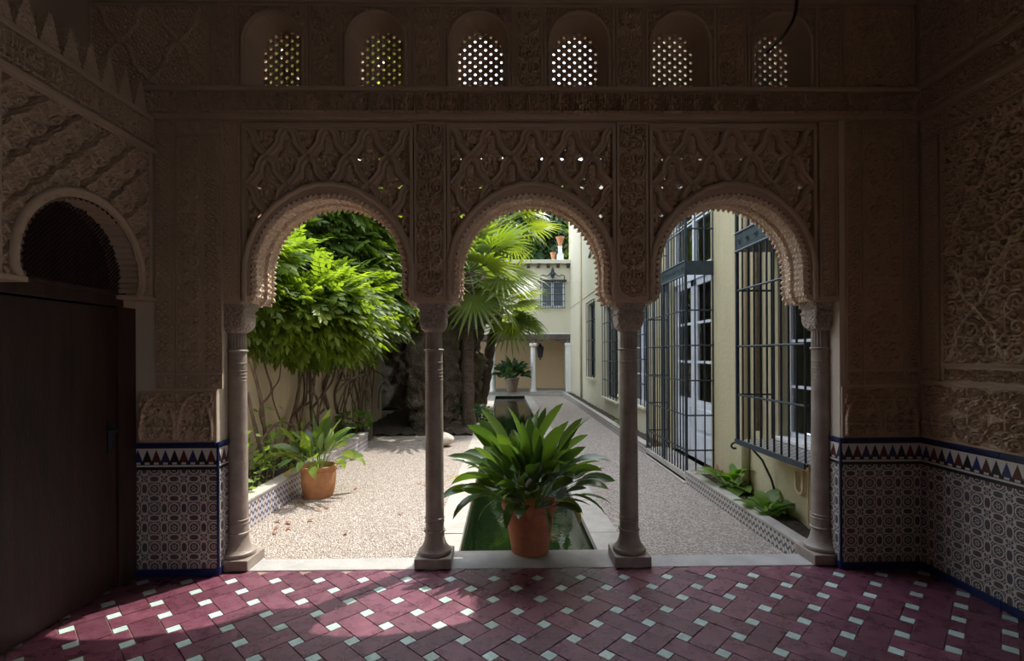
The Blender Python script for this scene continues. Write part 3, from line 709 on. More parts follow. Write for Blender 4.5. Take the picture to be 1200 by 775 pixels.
# the door
dr = empty('door_1', (XL, 3.1, 0), 'tall dark wooden door under the carved portal on the left', 'door', kind='structure')
XD = -2.70
MB().box(XD-.05, XD, DY0+.02, DY1-.02, .01, 1.94).build('door_leaf', 'dark_wood', dr, bevel=.004)
for a, b in ((DY0-.03, DY0+.02), (DY1-.02, YP-.01)): MB().box(XD-.08, XD+.02, a, b, 0, 1.95).build('door_jamb', 'dark_wood', dr, bevel=.004)
MB().box(XD-.08, XD+.02, DY0-.03, DY1+.03, 1.95, 2.03).build('door_lintel', 'dark_wood', dr, bevel=.005)
MB().box(XD-.03, XD+.035, DY0-.03, DY1+.03, 2.025, 2.055).build('door_lintel', 'dark_wood', dr, bevel=.005)
for z in (1.72, 1.13, .42): MB().tube([(XD+.008, DY0+.02, z-.06), (XD+.008, DY0+.02, z+.06)], .010, 8).build('hinge', 'iron', dr)
hd = MB().box(XD-.002, XD+.008, DY1-.10, DY1-.055, .95, 1.17).build('handle_plate', 'iron', dr)
MB().tube([(XD, DY1-.075, 1.10), (XD+.05, DY1-.075, 1.10), (XD+.055, DY1-.16, 1.105)], .010, 8).build('handle', 'iron', hd, smooth=True)
# lattice in the tympanum
tl = MB(); xg = XD+.03
for sgn in (1, -1):
    for k in np.arange(-1.2, 1.2, .030):
        pts = []
        for t in np.linspace(-.7, .7, 57):
            y = k+t; z = AZ+.2+sgn*t
            if (math.hypot(y, z-AZ) < AR-.004 and z > AI+.02): pts.append((xg+sgn*.003, AC+y, z))
        if len(pts) > 1: tl.tube([pts[0], pts[-1]], .0055, 4)
tl.build('tympanum_lattice', 'dark_wood', dr)
MB().box(XD-.06, XD-.04, DY0-.05, DY1+.05, 2.0, 2.66).build('tympanum_board', 'dark', dr)

# back and ceiling, out of view
cl = MB().box(XB-.2, XR+.25, -2.6, YR, ZT, ZT+.2).build('ceiling', 'dark_wood'); tag(cl, 'dark wooden ceiling over the tiled room', 'ceiling', kind='structure')
wb = MB().box(XB-.2, XR+.25, -2.8, -2.6, -.1, ZT+.2).build('wall_back', 'plaster'); tag(wb, 'plain plastered wall behind the viewer', 'wall', kind='structure')
fc = MB().box(XR+.2, 14, -14, 3.9, -.12, -.02).build('added_side_court', 'step'); tag(fc, 'added unseen paving outside the added side doorway, bouncing daylight indoors', 'ground', kind='structure')  # unseen ground added outside the doorway to bounce daylight into the room

# ------------------------------------------------------------------ the setting: court, pool, planters
GZ = -.15
gr = MB().box(-4.2, -.69, 4.0, 22, GZ-.1, GZ).box(1.08, 2.47, 4.0, 21.7, GZ-.1, GZ).build('gravel_court', 'gravel'); tag(gr, 'pale fine gravel of the courtyard either side of the pool', 'ground', kind='structure')
pool = empty('pool_channel', (.2, 12, GZ), 'long narrow pool with pale stone coping down the middle of the court', 'pool', kind='structure')
PL, PRX, PE = -.425, .82, 21.6
MB().box(PL-.02, PRX+.02, 4.1, PE+.02, -.75, -.65).box(PL-.03, PL, 4.1, PE, -.75, -.15).box(PRX, PRX+.03, 4.1, PE, -.75, -.15).box(PL, PRX, 4.10, 4.125, -.75, -.02).box(PL, PRX, PE, PE+.03, -.75, -.15).build('pool_lining', 'algae', pool)
MB().add([(PL, 4.12, -.215), (PRX, 4.12, -.215), (PRX, PE, -.215), (PL, PE, -.215)], [(0, 1, 2, 3)]).build('water', 'water', pool, fix=False)
y = 4.02
while y < 21.5:
    L = random.uniform(.85, 1.15); y2 = min(y+L, 21.6)
    for a, b in ((-.70, PL+.006), (PRX-.006, 1.09)):
        MB().box(a, b, y+.003, y2-.003, GZ-.05, GZ+.018+random.uniform(-.003, .003)).build('coping_stone', 'coping', pool, bevel=.006)
    y = y2
MB().box(-.70, 1.09, 21.6, 21.9, GZ-.05, GZ+.03).build('coping_stone', 'coping', pool, bevel=.006)
MB().lathe([(.15, -.16), (.15, 0.004)], (.196, 4.13, 0), 20).build('pot_footing', 'step', pool)

def kerb_run(label, x_in, x_out, y0, y1, z1, mat, seg=1.1):
    k = empty('planter_kerb', ((x_in+x_out)/2, y0, GZ), label, 'kerb', kind='structure')
    lo, hi = min(x_in, x_out), max(x_in, x_out)
    MB().box(lo+.008, hi-.008, y0, y1, GZ-.02, z1-.028).build('tiled_face', mat, k, uv=True)
    y = y0
    while y < y1-.01:
        y2 = min(y+seg, y1); MB().box(lo-.004, hi+.004, y+.002, y2-.002, z1-.028, z1).build('cap_stone', 'coping', k, bevel=.005); y = y2
kerb_run('black and white tiled kerb of the near right planter', 2.43, 2.55, 4.09, 6.79, .03, 'kerb_black')
kerb_run('long tiled kerb beyond the caged door on the right', 2.43, 2.55, 8.78, 21.5, .03, 'kerb_black', 1.6)
kerb_run('blue and white tiled kerb of the left planter', -2.60, -2.76, 4.09, 9.6, .15, 'kerb_blue')
bed = MB()
def soilbed(x0, x1, y0, y1, z, n=26, amp=.03):
    nx_ = max(4, int((x1-x0)/.08)); ny_ = max(4, int((y1-y0)/.12))
    for i in range(nx_):
        for j in range(ny_): pass
    X, Y = np.meshgrid(np.linspace(x0, x1, nx_), np.linspace(y0, y1, ny_), indexing='ij'); Z = z+rng.normal(0, amp, X.shape)
    b = len(bed.v); bed.v += [tuple(p) for p in np.stack([X, Y, Z], -1).reshape(-1, 3)]; bed.f += [tuple(int(q)+b for q in f) for f in gridfaces(nx_, ny_)]
soilbed(2.55, 2.86, 4.09, 6.79, -.02, amp=.015); soilbed(2.55, 2.86, 8.78, 21.5, -.02, amp=.012)
soilbed(-3.45, -2.75, 4.09, 9.6, .08, amp=.02); soilbed(-3.4, -.72, 11.0, 16.5, -.12, amp=.02)
tag(bed.build('planter_soil', 'soil', smooth=True), 'dark bare soil in the planting beds', 'soil', kind='structure')
gw = MB().box(-3.75, -3.42, 4.08, 14, -.3, 3.3).build('trim_2', 'ochre'); tag(gw, 'ochre garden wall behind the vine stems', 'wall', kind='structure')

# ------------------------------------------------------------------ columns
CY = 3.905
def ringprof(r, w, z, n=6): return [(r+w*math.sin(PI*k/n), z-w*math.cos(PI*k/n)) for k in range(n+1)]
def column(i, x, label):
    c = empty('marble_column', (x, CY, 0), label, 'column')
    MB().box(x-.137, x+.137, CY-.137, CY+.137, .004, .082).build('plinth', 'marble', c, bevel=.007)
    MB().lathe([(.116, .082), (.124, .088), (.126, .10), (.122, .112), (.112, .118), (.094, .142), (.082, .172), (.074, .21), (.071, .245)], (x, CY, 0), 40).build('base', 'marble', c, smooth=.7)
    MB().lathe([(.0705, .24), (.0705, .5), (.069, .9), (.067, 1.3), (.0655, 1.64)], (x, CY, 0), 40).build('shaft', 'marble', c, smooth=.7)
    for z, r, w in ((.252, .074, .009), (.325, .0715, .005), (.352, .0715, .006), (1.41, .0665, .0025), (1.437, .0665, .0025), (1.463, .0665, .0025), (1.489, .0665, .0025), (1.546, .0665, .003), (1.641, .068, .009)):
        MB().lathe(ringprof(r, w, z), (x, CY, 0), 40, cap=False).build('collar', 'marble', c, smooth=True)
    b = MB(); vs = []; n = 72
    for z in (1.648, 1.79):
        for k in range(n): a = 2*PI*k/n; r = .060+.0035*math.cos(a*18); vs.append((x+r*math.cos(a), CY+r*math.sin(a), z))
    b.add(vs, [(k, (k+1) % n, n+(k+1) % n, n+k) for k in range(n)]).build('fluted_neck', 'marble', c, smooth=True)
    MB().lathe([(.064, 1.776), (.072, 1.782), (.084, 1.792), (.093, 1.808), (.098, 1.83), (.099, 1.86), (.099, 1.906)], (x, CY, 0), 64, sq=[2, 2.2, 2.8, 4, 8, 14, 20]).build('capital', 'capital', c, smooth=.9)
    cp = MB().lathe([(.099, 1.904), (.107, 1.906), (.107, 1.918), (.098, 1.922), (.096, 1.938), (.104, 1.955), (.114, 1.957), (.114, 1.984), (.12, 1.986), (.12, 2.0)], (x, CY, 0), 64, sq=[24]*10).build('abacus', 'capital', c)
for i, (x, l) in enumerate(zip(PX, ('marble column half set into the left pier', 'marble column left of the big potted plant', 'marble column right of the big potted plant', 'marble column half set into the right pier'))): column(i, x, l)

# ------------------------------------------------------------------ right-hand house with caged windows and door
XW = 2.84
rh = empty('courtyard_house', (XW, 12, GZ), 'tall pale yellow house with caged windows along the right of the court', 'building')
OPEN = [(4.3, 5.22, .74, 4.3, 'w'), (6.93, 8.62, -.02, 4.4, 'd'), (10.1, 11.5, .55, 2.95, 'w'), (12.7, 14.35, .42, 2.95, 'w'), (15.9, 17.2, .85, 3.3, 'w')]
wy = 4.09
def ymat(y): return 'yellow' if y < 10 else 'cream'  # paler render farther off: the stronger light there put into the colour
for (a, b, z0, z1, k) in OPEN:
    MB().box(XW, XW+.3, wy, a, GZ-.1, 7.7).build('wall_pier', ymat(wy), rh)
    MB().box(XW, XW+.3, a, b, z1, 7.7).build('wall_head', ymat(a), rh)
    MB().box(XW, XW+.3, a, b, GZ-.1, z0).build('wall_apron', ymat(a), rh)
    MB().box(XW+.9, XW+1, a-.3, b+.3, z0-.3, z1+.3).build('room_dark', 'dark', rh)  # near-black board standing in for the unlit room behind the panes
    wy = b
MB().box(XW, XW+.3, wy, 22.1, GZ-.1, 7.7).build('wall_pier', 'cream', rh)
MB().box(XW, XW+.3, 22.1, 26, GZ, 5.5).box(XW+3.8, XW+4, 4.09, 22.3, GZ, 7.7).box(XW, XW+4, 3.95, 4.09, GZ, 7.7).box(XW, XW+4, 22.1, 22.3, GZ, 7.7).box(XW, XW+4, 4.09, 26, GZ-.2, GZ-.1).build('outer_wall', 'cream', rh)
MB().box(XW+.3, XW+4, 4.09, 22.3, 7.6, 7.75).box(XW-.03, XW+4, 4.09, 22.3, 7.7, 7.80).build('roof', 'cream', rh)
MB().box(XW-.02, XW, 4.09, 22.0, 3.62, 3.64).build('string_course', 'cream', rh)
def casement(y0, y1, z0, z1, x, bars=3, mid=True, parent=rh, mt='white_wood'):
    f = MB(); w = .055
    f.box(x-.03, x+.04, y0, y0+w, z0, z1).box(x-.03, x+.04, y1-w, y1, z0, z1).box(x-.03, x+.04, y0, y1, z0, z0+w).box(x-.03, x+.04, y0, y1, z1-w, z1)
    if mid: f.box(x-.035, x+.035, (y0+y1)/2-.045, (y0+y1)/2+.045, z0, z1)
    fo = f.build('window_frame', mt, parent, bevel=.005)
    cols = [(y0+w, (y0+y1)/2-.045), ((y0+y1)/2+.045, y1-w)] if mid else [(y0+w, y1-w)]
    for a, b in cols:
        for k in range(bars):
            p, q = z0+w+(z1-z0-2*w)*k/bars, z0+w+(z1-z0-2*w)*(k+1)/bars
            MB().add([(x, a, p+.012), (x, b, p+.012), (x, b, q-.012), (x, a, q-.012)], [(3, 2, 1, 0)]).build('pane', 'glass', fo, fix=False)
            if k: MB().box(x-.02, x+.02, a, b, p-.014, p+.014).build('glazing_bar', mt, fo)
for (a, b, z0, z1, k) in OPEN:
    if k == 'w': casement(a, b, z0, min(z1, 2.72) if a < 5 else z1, XW+.13, 4, mt='white_wood' if a < 12 else 'iron')
MB().box(XW+.1, XW+.16, 4.3, 5.22, 2.72, 2.86).build('transom', 'white_wood', rh); casement(4.3, 5.22, 2.86, 4.3, XW+.13, 2)
MB().box(XW-.03, XW+.14, 4.26, 5.26, .70, .745).build('window_sill', 'white_paint', rh, bevel=.01)
# caged door: two leaves, glazed above, panelled below
for a, b in ((6.95, 7.77), (7.79, 8.60)):
    lf = MB().box(XW+.08, XW+.13, a, b, 0, .86).box(XW+.08, XW+.13, a, a+.11, .86, 2.75).box(XW+.08, XW+.13, b-.11, b, .86, 2.75).box(XW+.08, XW+.13, a, b, 2.65, 2.75).build('door_leaf', 'white_wood', rh, bevel=.004)
    for z0, z1 in ((.1, .4), (.46, .78)): MB().box(XW+.062, XW+.082, a+.13, b-.13, z0, z1).build('door_panel', 'white_wood', lf, bevel=.012)
    for k in range(3):
        p = .9+k*.6; MB().add([(XW+.105, a+.11, p), (XW+.105, b-.11, p), (XW+.105, b-.11, p+.56), (XW+.105, a+.11, p+.56)], [(3, 2, 1, 0)]).build('pane', 'glass', lf, fix=False)
        MB().box(XW+.085, XW+.125, a+.11, b-.11, p-.04, p).build('glazing_bar', 'white_wood', lf)
MB().box(XW+.06, XW+.15, 6.93, 8.62, 2.75, 2.9).build('transom', 'white_wood', rh); casement(6.93, 8.62, 2.9, 4.4, XW+.11, 2)
MB().box(2.44, XW+.2, 6.80, 8.77, GZ, -.02).build('door_step', 'coping', rh, bevel=.01)
MB().box(2.40, 2.56, 6.79, 8.78, GZ-.05, GZ+.02).build('threshold_kerb', 'coping', rh, bevel=.006)

def cage(label, x0, y0, y1, zb, zt, rails, band, ledge, step=.12, gate=False):
    g = empty('window_grille' if not gate else 'door_grille', (x0, (y0+y1)/2, zb), label, 'grille')
    br = .0095; proto = None
    n = int(round((y1-y0)/step)); pts = [(x0, y0+(y1-y0)*k/n, k in (0, n) if gate else k == n) for k in range(n+1)]
    m = 3
    for yy in (y0, y1): pts += [(x0+(XW-x0)*k/m-(.012 if k == m else 0), yy, False) for k in range(1, m+1)]
    for (px, py, big) in pts:
        if big: MB().box(px-.016, px+.016, py-.016, py+.016, zb-.03, zt).build('corner_post', 'iron', g, bevel=.003); continue
        if proto is None: proto = MB().tube([(0, 0, zb), (0, 0, zt)], br, 6).build('bar', 'iron', g, smooth=True); o = proto
        else: o = proto.copy(); COL.objects.link(o)
        o.location = Vector((px, py, 0))-WP[g.name]
    for z in rails:
        for p in ([(x0, y0, z), (x0, y1, z)], [(x0, y0, z), (XW, y0, z)], [(x0, y1, z), (XW, y1, z)]): MB().tube(p, .0115, 6).build('rail', 'iron', g)
    bz0, bz1 = band
    MB().box(x0-.012, x0+.004, y0-.012, y1+.012, bz0, bz1).build('front_band', 'iron_band', g, bevel=.002)
    for yy in (y0, y1): MB().box(x0-.012, XW, yy-.012, yy+.004, bz0, bz1).build('side_band', 'iron_band', g, bevel=.002)
    for z in (bz0, bz1): MB().tube([(x0-.01, y0-.012, z), (x0-.01, y1+.012, z)], .014, 6).build('band_edge', 'iron_band', g)
    n = int((y1-y0)/.17)
    for k in range(n):
        yy = y0+(k+.5)*(y1-y0)/n; b = MB(); zc = (bz0+bz1)/2
        for a in range(4):
            t = a*PI/4; dy, dz = .034*math.cos(t), .034*math.sin(t); ny_, nz_ = -.007*math.sin(t), .007*math.cos(t)
            b.add([(x0-.02, yy-dy-ny_, zc-dz-nz_), (x0-.02, yy+dy-ny_, zc+dz-nz_), (x0-.02, yy+dy+ny_, zc+dz+nz_), (x0-.02, yy-dy+ny_, zc-dz+nz_)], [(0, 1, 2, 3)])
        b.build('band_star', 'iron', g)
    if not gate: MB().box(x0+.01, XW, y0, y1, bz0+.0, bz0+.03).build('canopy_plate', 'iron', g)
    if ledge:
        MB().box(x0-.02, XW+.0, y0-.02, y1, zb-.035, zb-.005).build('ledge', 'kerb_black', g, uv=True)
        MB().box(x0-.035, x0-.02, y0-.035, y1, zb-.045, zb+.003).build('ledge_edge', 'iron_band', g)
        MB().tube([(x0-.0, y1-.02, zb-.04), (x0+.12, y1-.03, zb-.08), (x0+.24, y1-.04, zb-.22), (x0+.33, y1-.05, zb-.42), (XW, y1-.05, zb-.60)], .012, 6).build('bracket', 'iron', g, smooth=True)
        MB().tube([(x0+.35*0-.01+.045*math.cos(t)*1, y1+.0+.01*t, zb-.075+.035*math.sin(t)) for t in np.linspace(0, 1.6*PI, 14)], .011, 6).build('corner_scroll', 'iron', g, smooth=True)
    else:
        MB().box(x0-.02, x0+.02, y0, y1, zb, zb+.03).build('bottom_rail', 'iron', g)
    return g
cage('projecting iron window cage with a tiled ledge behind the right column', 2.46, 4.11, 5.32, .70, 4.6, (1.17, 1.68, 2.27, 3.4), (2.68, 2.87), True)
g2 = cage('tall iron cage around the white glazed door on the right', 2.46, 6.84, 8.74, -.13, 4.6, (.29, .765, 1.24, 1.72, 2.2, 3.31, 3.9), (2.68, 2.87), False, gate=True)
MB().box(2.445, 2.475, 7.77, 7.83, -.13, 2.68).build('gate_stile', 'iron', g2)
def flat_grille(label, y0, y1, z0, z1, nb, nr):
    g = empty('window_grille', (XW-.05, (y0+y1)/2, z0), label, 'grille'); x = XW-.06
    for k in range(nb+1): MB().tube([(x, y0+(y1-y0)*k/nb, z0), (x, y0+(y1-y0)*k/nb, z1)], .012, 6).build('bar', 'iron', g)
    for k in range(nr+1):
        z = z0+(z1-z0)*k/nr; MB().tube([(x, y0, z), (x, y1, z)], .014, 6).build('rail', 'iron', g)
        for yy in (y0, y1): MB().tube([(x, yy, z), (XW+.02, yy, z)], .010, 5).build('stay', 'iron', g)
flat_grille('dark window grille partly behind the column right of the pot', 10.05, 11.55, .5, 3.0, 5, 5)
flat_grille('dark window grille seen just left of the column right of the pot', 12.65, 14.4, .38, 3.0, 5, 5)
flat_grille('farthest dark window grille on the yellow house', 15.85, 17.25, .8, 3.35, 4, 4)
for (a, b, z0, z1, k) in OPEN[2:]: MB().box(XW-.10, XW+.05, a-.1, b+.1, z0-.06, z0).build('window_sill', 'cream', rh, bevel=.01)
dp = MB().tube([(XW-.045, 5.85, 0), (XW-.045, 5.85, 7.6)], .042, 10).build('downpipe', 'plastic', smooth=True); tag(dp, 'thick cream downpipe on the wall beyond the near window cage', 'pipe')
dp = MB().tube([(XW-.04, 18.6, GZ), (XW-.04, 18.6, 7.5)], .045, 8).build('downpipe', 'plastic', smooth=True); tag(dp, 'thin cream downpipe by the far corner of the yellow house', 'pipe')
dp = MB().tube([(XW-.05, 5.56, .75), (XW-.05, 5.56, 7.6)], .03, 8).build('downpipe', 'brown_pipe', smooth=True); tag(dp, 'brown downpipe seen through the near window cage', 'pipe')
dp = MB().tube([(XW-.03, 14.2, 5.6), (XW-.03, 16.6, 4.9), (XW-.03, 16.8, 4.85)], .04, 8).build('sloping_pipe', 'brown_pipe', smooth=True); tag(dp, 'short sloping pipe high on the yellow house', 'pipe')
cb = empty('conduit_box', (XW-.03, 4.75, .3), 'wall box with looped conduits below the near window cage', 'conduit')
MB().box(XW-.05, XW, 4.62, 4.95, .50, .60).build('box', 'buff', cb, bevel=.008)
for y0, r in ((4.80, .06), (4.52, .07)):
    MB().tube([(XW-.03, y0-r, .50)]+[(XW-.03, y0-r*math.cos(t), .32-r*math.sin(t)) for t in np.linspace(0, PI, 9)]+[(XW-.03, y0+r, .46)], .013, 6).build('conduit', 'buff', cb, smooth=True)
MB().tube([(XW-.03, 4.66, .5), (XW-.03, 4.66, 0)], .009, 6).build('conduit', 'buff', cb)

# ------------------------------------------------------------------ far loggia
YL = 22.0
lg = empty('loggia_building', (0, YL, 0), 'two-storey cream building with an open loggia at the far end of the pool', 'building')
MB().box(-6, 2.86, YL-.1, 25.2, -.4, 0).build('loggia_floor', 'coping', lg, bevel=.01)
MB().box(.98, 2.86, YL-.5, YL-.1, -.4, -.07).build('loggia_step', 'coping', lg, bevel=.01)
MB().box(-6, 2.86, 24.3, 24.5, 0, 2.6).build('back_wall', 'buff', lg)
MB().box(-6, 2.86, YL, YL+.25, 2.50, 5.55).build('upper_wall', 'cream', lg)
MB().box(-6, 2.86, YL, 24.5, 2.42, 2.5).build('loggia_ceiling', 'brown_wood', lg)
MB().box(-6, 2.86, YL-.06, YL+.26, 2.26, 2.5).build('beam', 'brown_wood', lg, bevel=.01)
MB().box(-6, 2.86, YL-.02, YL, 2.50, 2.56).build('fillet', 'white_paint', lg)
MB().box(-6, 2.86, YL-.28, YL+.3, 5.55, 5.66).build('eave_slab', 'cream', lg, bevel=.01)
MB().box(-6, 2.86, YL-.30, YL+.3, 5.66, 5.70).build('eave_cap', 'white_paint', lg)
mp = None
for k in range(18):
    x = 2.75-k*.43
    if mp is None: mp = MB().prism([(-.26, .13), (.02, .13), (.02, -.03), (-.1, -.02), (-.2, .05)], 'x', -.06, .06).build('modillion', 'brown_wood', lg); o = mp
    else: o = mp.copy(); COL.objects.link(o)
    o.location = Vector((x, YL, 5.42))-WP['loggia_building']
for x, w in ((-2.3, 0), (-.54, 0), (1.215, 0), (2.76, 1)):
    b = MB()
    if w: b.box(x-.12, x+.12, YL-.02, YL+.2, 0, 2.0)
    else: b.lathe([(.15, 0), (.15, .08), (.12, .12), (.115, .3), (.105, 1.9), (.1, 1.95)], (x, YL+.1, 0), 20)
    co = b.build('loggia_column', 'white_paint', lg, smooth=.7)
    MB().box(x-.15, x+.15, YL-.05, YL+.25, 1.98, 2.12).build('capital', 'white_paint', co, bevel=.02)
    for s in (-1, 1):
        if w and s > 0: continue
        MB().prism([(x+s*.1, 2.12), (x+s*.1, 2.26), (x+s*.55, 2.26), (x+s*.5, 2.2), (x+s*.32, 2.18), (x+s*.28, 2.13)], 'y', YL-.02, YL+.22).build('bracket', 'brown_wood', co)
def lwin(x0, x1, z0, z1):
    f = MB().box(x0-.05, x0+.04, YL-.05, YL, z0, z1).box(x1-.04, x1+.05, YL-.05, YL, z0, z1).box(x0, x1, YL-.05, YL, z1-.05, z1+.02).box(x0, x1, YL-.05, YL, z0-.02, z0+.05).box((x0+x1)/2-.05, (x0+x1)/2+.05, YL-.05, YL, z0, z1).build('window_frame', 'white_wood', lg)
    for a, b in ((x0+.04, (x0+x1)/2-.05), ((x0+x1)/2+.05, x1-.04)):
        for k in range(2):
            p, q = z0+.05+(z1-z0-.1)*k/2, z0+.05+(z1-z0-.1)*(k+1)/2; MB().box(a, b, YL-.03, YL-.02, p+.02, q-.02).build('pane', 'grey_pane', f)
    g = empty('window_grille', ((x0+x1)/2, YL-.2, z0), 'small iron grille with scrolled crest on the loggia upper floor' if x0 > 0 else 'small iron grille half hidden behind the palm leaves', 'grille')
    for k in range(11): MB().tube([(x0-.05+(x1-x0+.1)*k/10, YL-.18, z0-.05), (x0-.05+(x1-x0+.1)*k/10, YL-.18, z1)], .013, 5).build('bar', 'iron', g)
    for k in range(5): MB().tube([(x0-.07, YL-.18, z0-.05+(z1-z0+.05)*k/4), (x1+.07, YL-.18, z0-.05+(z1-z0+.05)*k/4)], .015, 5).build('rail', 'iron', g)
    MB().box(x0-.14, x1+.14, YL-.24, YL, z1, z1+.05).build('hood', 'iron', g); xm = (x0+x1)/2
    for s in (-1, 1):
        MB().tube([(xm+s*.5, YL-.2, z1+.05), (xm+s*.52, YL-.2, z1+.2), (xm+s*.4, YL-.2, z1+.26), (xm+s*.3, YL-.2, z1+.2), (xm+s*.18, YL-.2, z1+.24), (xm, YL-.2, z1+.45)], .022, 5).build('crest_scroll', 'iron', g, smooth=True)
    MB().lathe([(.01, 0), (.09, .12), (.12, .2), (.05, .3), (.08, .36), (.01, .5)], (xm, YL-.2, z1+.1), 8).build('crest_finial', 'iron', g)
lwin(1.60, 2.54, 3.68, 4.80); lwin(-1.75, -1.0, 3.5, 4.4)
lt = empty('hanging_lantern', (aty(633, 400, 22.6).x, 22.6, 1.55), 'dark iron lantern hanging in the loggia beside the white column', 'lantern')
lx = lt.location.x
MB().tube([(lx, 22.6, 2.05), (lx, 22.6, 2.43)], .012, 5).build('chain', 'iron', lt)
MB().lathe([(.02, .62), (.10, .5), (.19, .45), (.17, .42)], (lx, 22.6, 1.5), 6).build('hood', 'iron', lt)
MB().lathe([(.05, -.12), (.02, -.05), (.1, 0), (.16, .42)], (lx, 22.6, 1.5), 6).build('lamp_glass', 'dark', lt)
for k in range(6): a = 2*PI*(k+.5)/6; MB().tube([(lx+.1*math.cos(a), 22.6+.1*math.sin(a), 1.5), (lx+.17*math.cos(a), 22.6+.17*math.sin(a), 1.93)], .012, 4).build('rib', 'iron', lt)
ur = empty('roof_urn', (2.42, 22.0, 5.7), 'white pedestal carrying a terracotta urn on the loggia eave', 'urn')
MB().box(2.29, 2.57, 21.95, 22.23, 5.7, 6.0).lathe([(.13, .3), (.15, .34), (.12, .38), (.11, .6), (.14, .66)], (2.43, 22.09, 5.7), 4).build('pedestal', 'white_paint', ur)
MB().lathe([(.06, 0), (.08, .08), (.13, .2), (.14, .3), (.19, .36), (.2, .4), (.16, .4)], (2.43, 22.09, 6.36), 16).build('urn', 'terracotta2', ur, smooth=.6)
u2 = empty('roof_pot', (2.03, 22.0, 5.7), 'small terracotta pot beside the white pedestal on the eave', 'pot')
MB().lathe([(.07, 0), (.08, .15), (.11, .30), (.13, .34), (.13, .38), (.09, .38)], (2.12, 22.09, 5.7), 14).build('pot', 'terracotta2', u2, smooth=.6)
MB().box(2.03, 2.21, 22.0, 22.18, 5.68, 5.72).build('foot', 'white_paint', u2)

# ------------------------------------------------------------------ rocks and grotto
def rock(name, c, r, label=None, mat='rock', amp=.25, sub=4, fr_=1.6, parent=None, cat='rock', group=None, box_=.0):
    import bmesh
    b = bmesh.new(); bmesh.ops.create_icosphere(b, subdivisions=sub, radius=1)
    sd = Vector((random.random()*50, random.random()*50, 0))
    for v in b.verts:
        d = v.co.normalized()
        if box_: e = 1/max(abs(d.x), abs(d.y), abs(d.z)); d = d*(1+(e-1)*box_)
        p = Vector((d.x*r[0], d.y*r[1], d.z*r[2]))
        k = noise.fractal(p*fr_+sd, 1.0, 2.0, 5)*amp; v.co = p+v.co.normalized()*k*min(1, min(r)*2)
    me = bpy.data.meshes.new(name); b.to_mesh(me); b.free(); me.shade_smooth(); me.materials.append(M[mat])
    o = bpy.data.objects.new(name, me); link(o, parent, c)
    if label: tag(o, label, cat, group)
    return o
gt = empty('rock_grotto', (-2.8, 13.5, GZ), 'rough stone grotto with a dark opening at the far left of the court', 'grotto')
rock('grotto_lintel', (-2.9, 13.6, 2.95), (1.9, .9, .95), mat='rock', amp=.3, sub=6, fr_=2.6, parent=gt, box_=.6)
rock('grotto_roof', (-2.9, 15.4, 3.2), (2.6, 2.0, .8), mat='rock', amp=.25, sub=4, parent=gt, box_=.6)
rock('grotto_back', (-3.4, 16.6, 1.2), (2.6, .6, 2.2), mat='rock', amp=.35, sub=6, fr_=2.4, parent=gt, box_=.7)
rock('grotto_pillar', (-2.02, 12.3, .9), (.33, .4, 1.25), mat='rock', amp=.20, sub=6, fr_=3.6, parent=gt, box_=.5)
rock('grotto_pillar', (-1.50, 13.0, 1.0), (.30, .4, 1.3), mat='rock', amp=.22, sub=6, fr_=4.0, parent=gt, box_=.5)
rock('grotto_side', (-4.3, 14.2, 1.4), (.6, 1.2, 1.9), mat='rock', amp=.3, sub=4, parent=gt, box_=.6)
rock('boulder', (-1.25, 9.75, -.02), (.26, .2, .15), 'pale boulder lying on the gravel right beside the second column', 'pale_rock', .08, 3, 3)
for k, (px, py, r) in enumerate(((512, 503, .12), (528, 506, .10), (560, 503, .11), (574, 500, .09), (536, 499, .12))):
    p = atz(px, py, GZ); rock('edging_stone', (p.x, p.y, GZ+r*.3), (r*1.5, r, r*.7), ['first rough edging stone of the palm bed from the left', 'second rough edging stone of the palm bed from the left', 'rough edging stone in front of the near palm trunk', 'rightmost rough edging stone of the palm bed', 'rough edging stone behind the others at the palm bed'][k], 'rock', .05, 3, 4, cat='stone')
tr = empty('stone_trough', (-3.2, 10.4, GZ), 'low grey stone trough with greenery at the end of the vine wall', 'trough')
MB().box(-3.35, -2.80, 10.1, 10.7, GZ, .18).build('basin', 'rock', tr, bevel=.02)

# ------------------------------------------------------------------ plants
def aspleaf(az_, e0, L, W, droop, base, fold=.25, pet=.30, n=13, twist=0, yaw=0):
    p = Vector(base); vs = []; fs = []; e = e0; ds = L/n; pts = []
    for k in range(n+1):
        pts.append((p.copy(), e)); t = k/n
        az2 = az_+yaw*max(0, t-.2)*1.6; p = p+Vector((math.cos(az2)*math.cos(e), math.sin(az2)*math.cos(e), math.sin(e)))*ds
        e -= droop*ds*(.4+1.4*t)
    side = Vector((-math.sin(az_), math.cos(az_), 0))
    for k, (q, e) in enumerate(pts):
        t = k/n; b = max(0, (t-pet)/(1-pet)); w = W*(math.sin(PI*min(1, b**.85))**.8 if 0 < b < 1 else 0)+(.004 if t < .97 else .0005)
        up_ = Vector((-math.cos(az_)*math.sin(e), -math.sin(az_)*math.sin(e), math.cos(e))); tw = twist*t
        s2 = side*math.cos(tw)+up_*math.sin(tw); u3 = up_*math.cos(tw)-side*math.sin(tw)
        vs += [q-s2*w+u3*w*fold, q, q+s2*w+u3*w*fold]
    for k in range(n): a = k*3; fs += [(a, a+1, a+4, a+3), (a+1, a+2, a+5, a+4)]
    return vs, fs
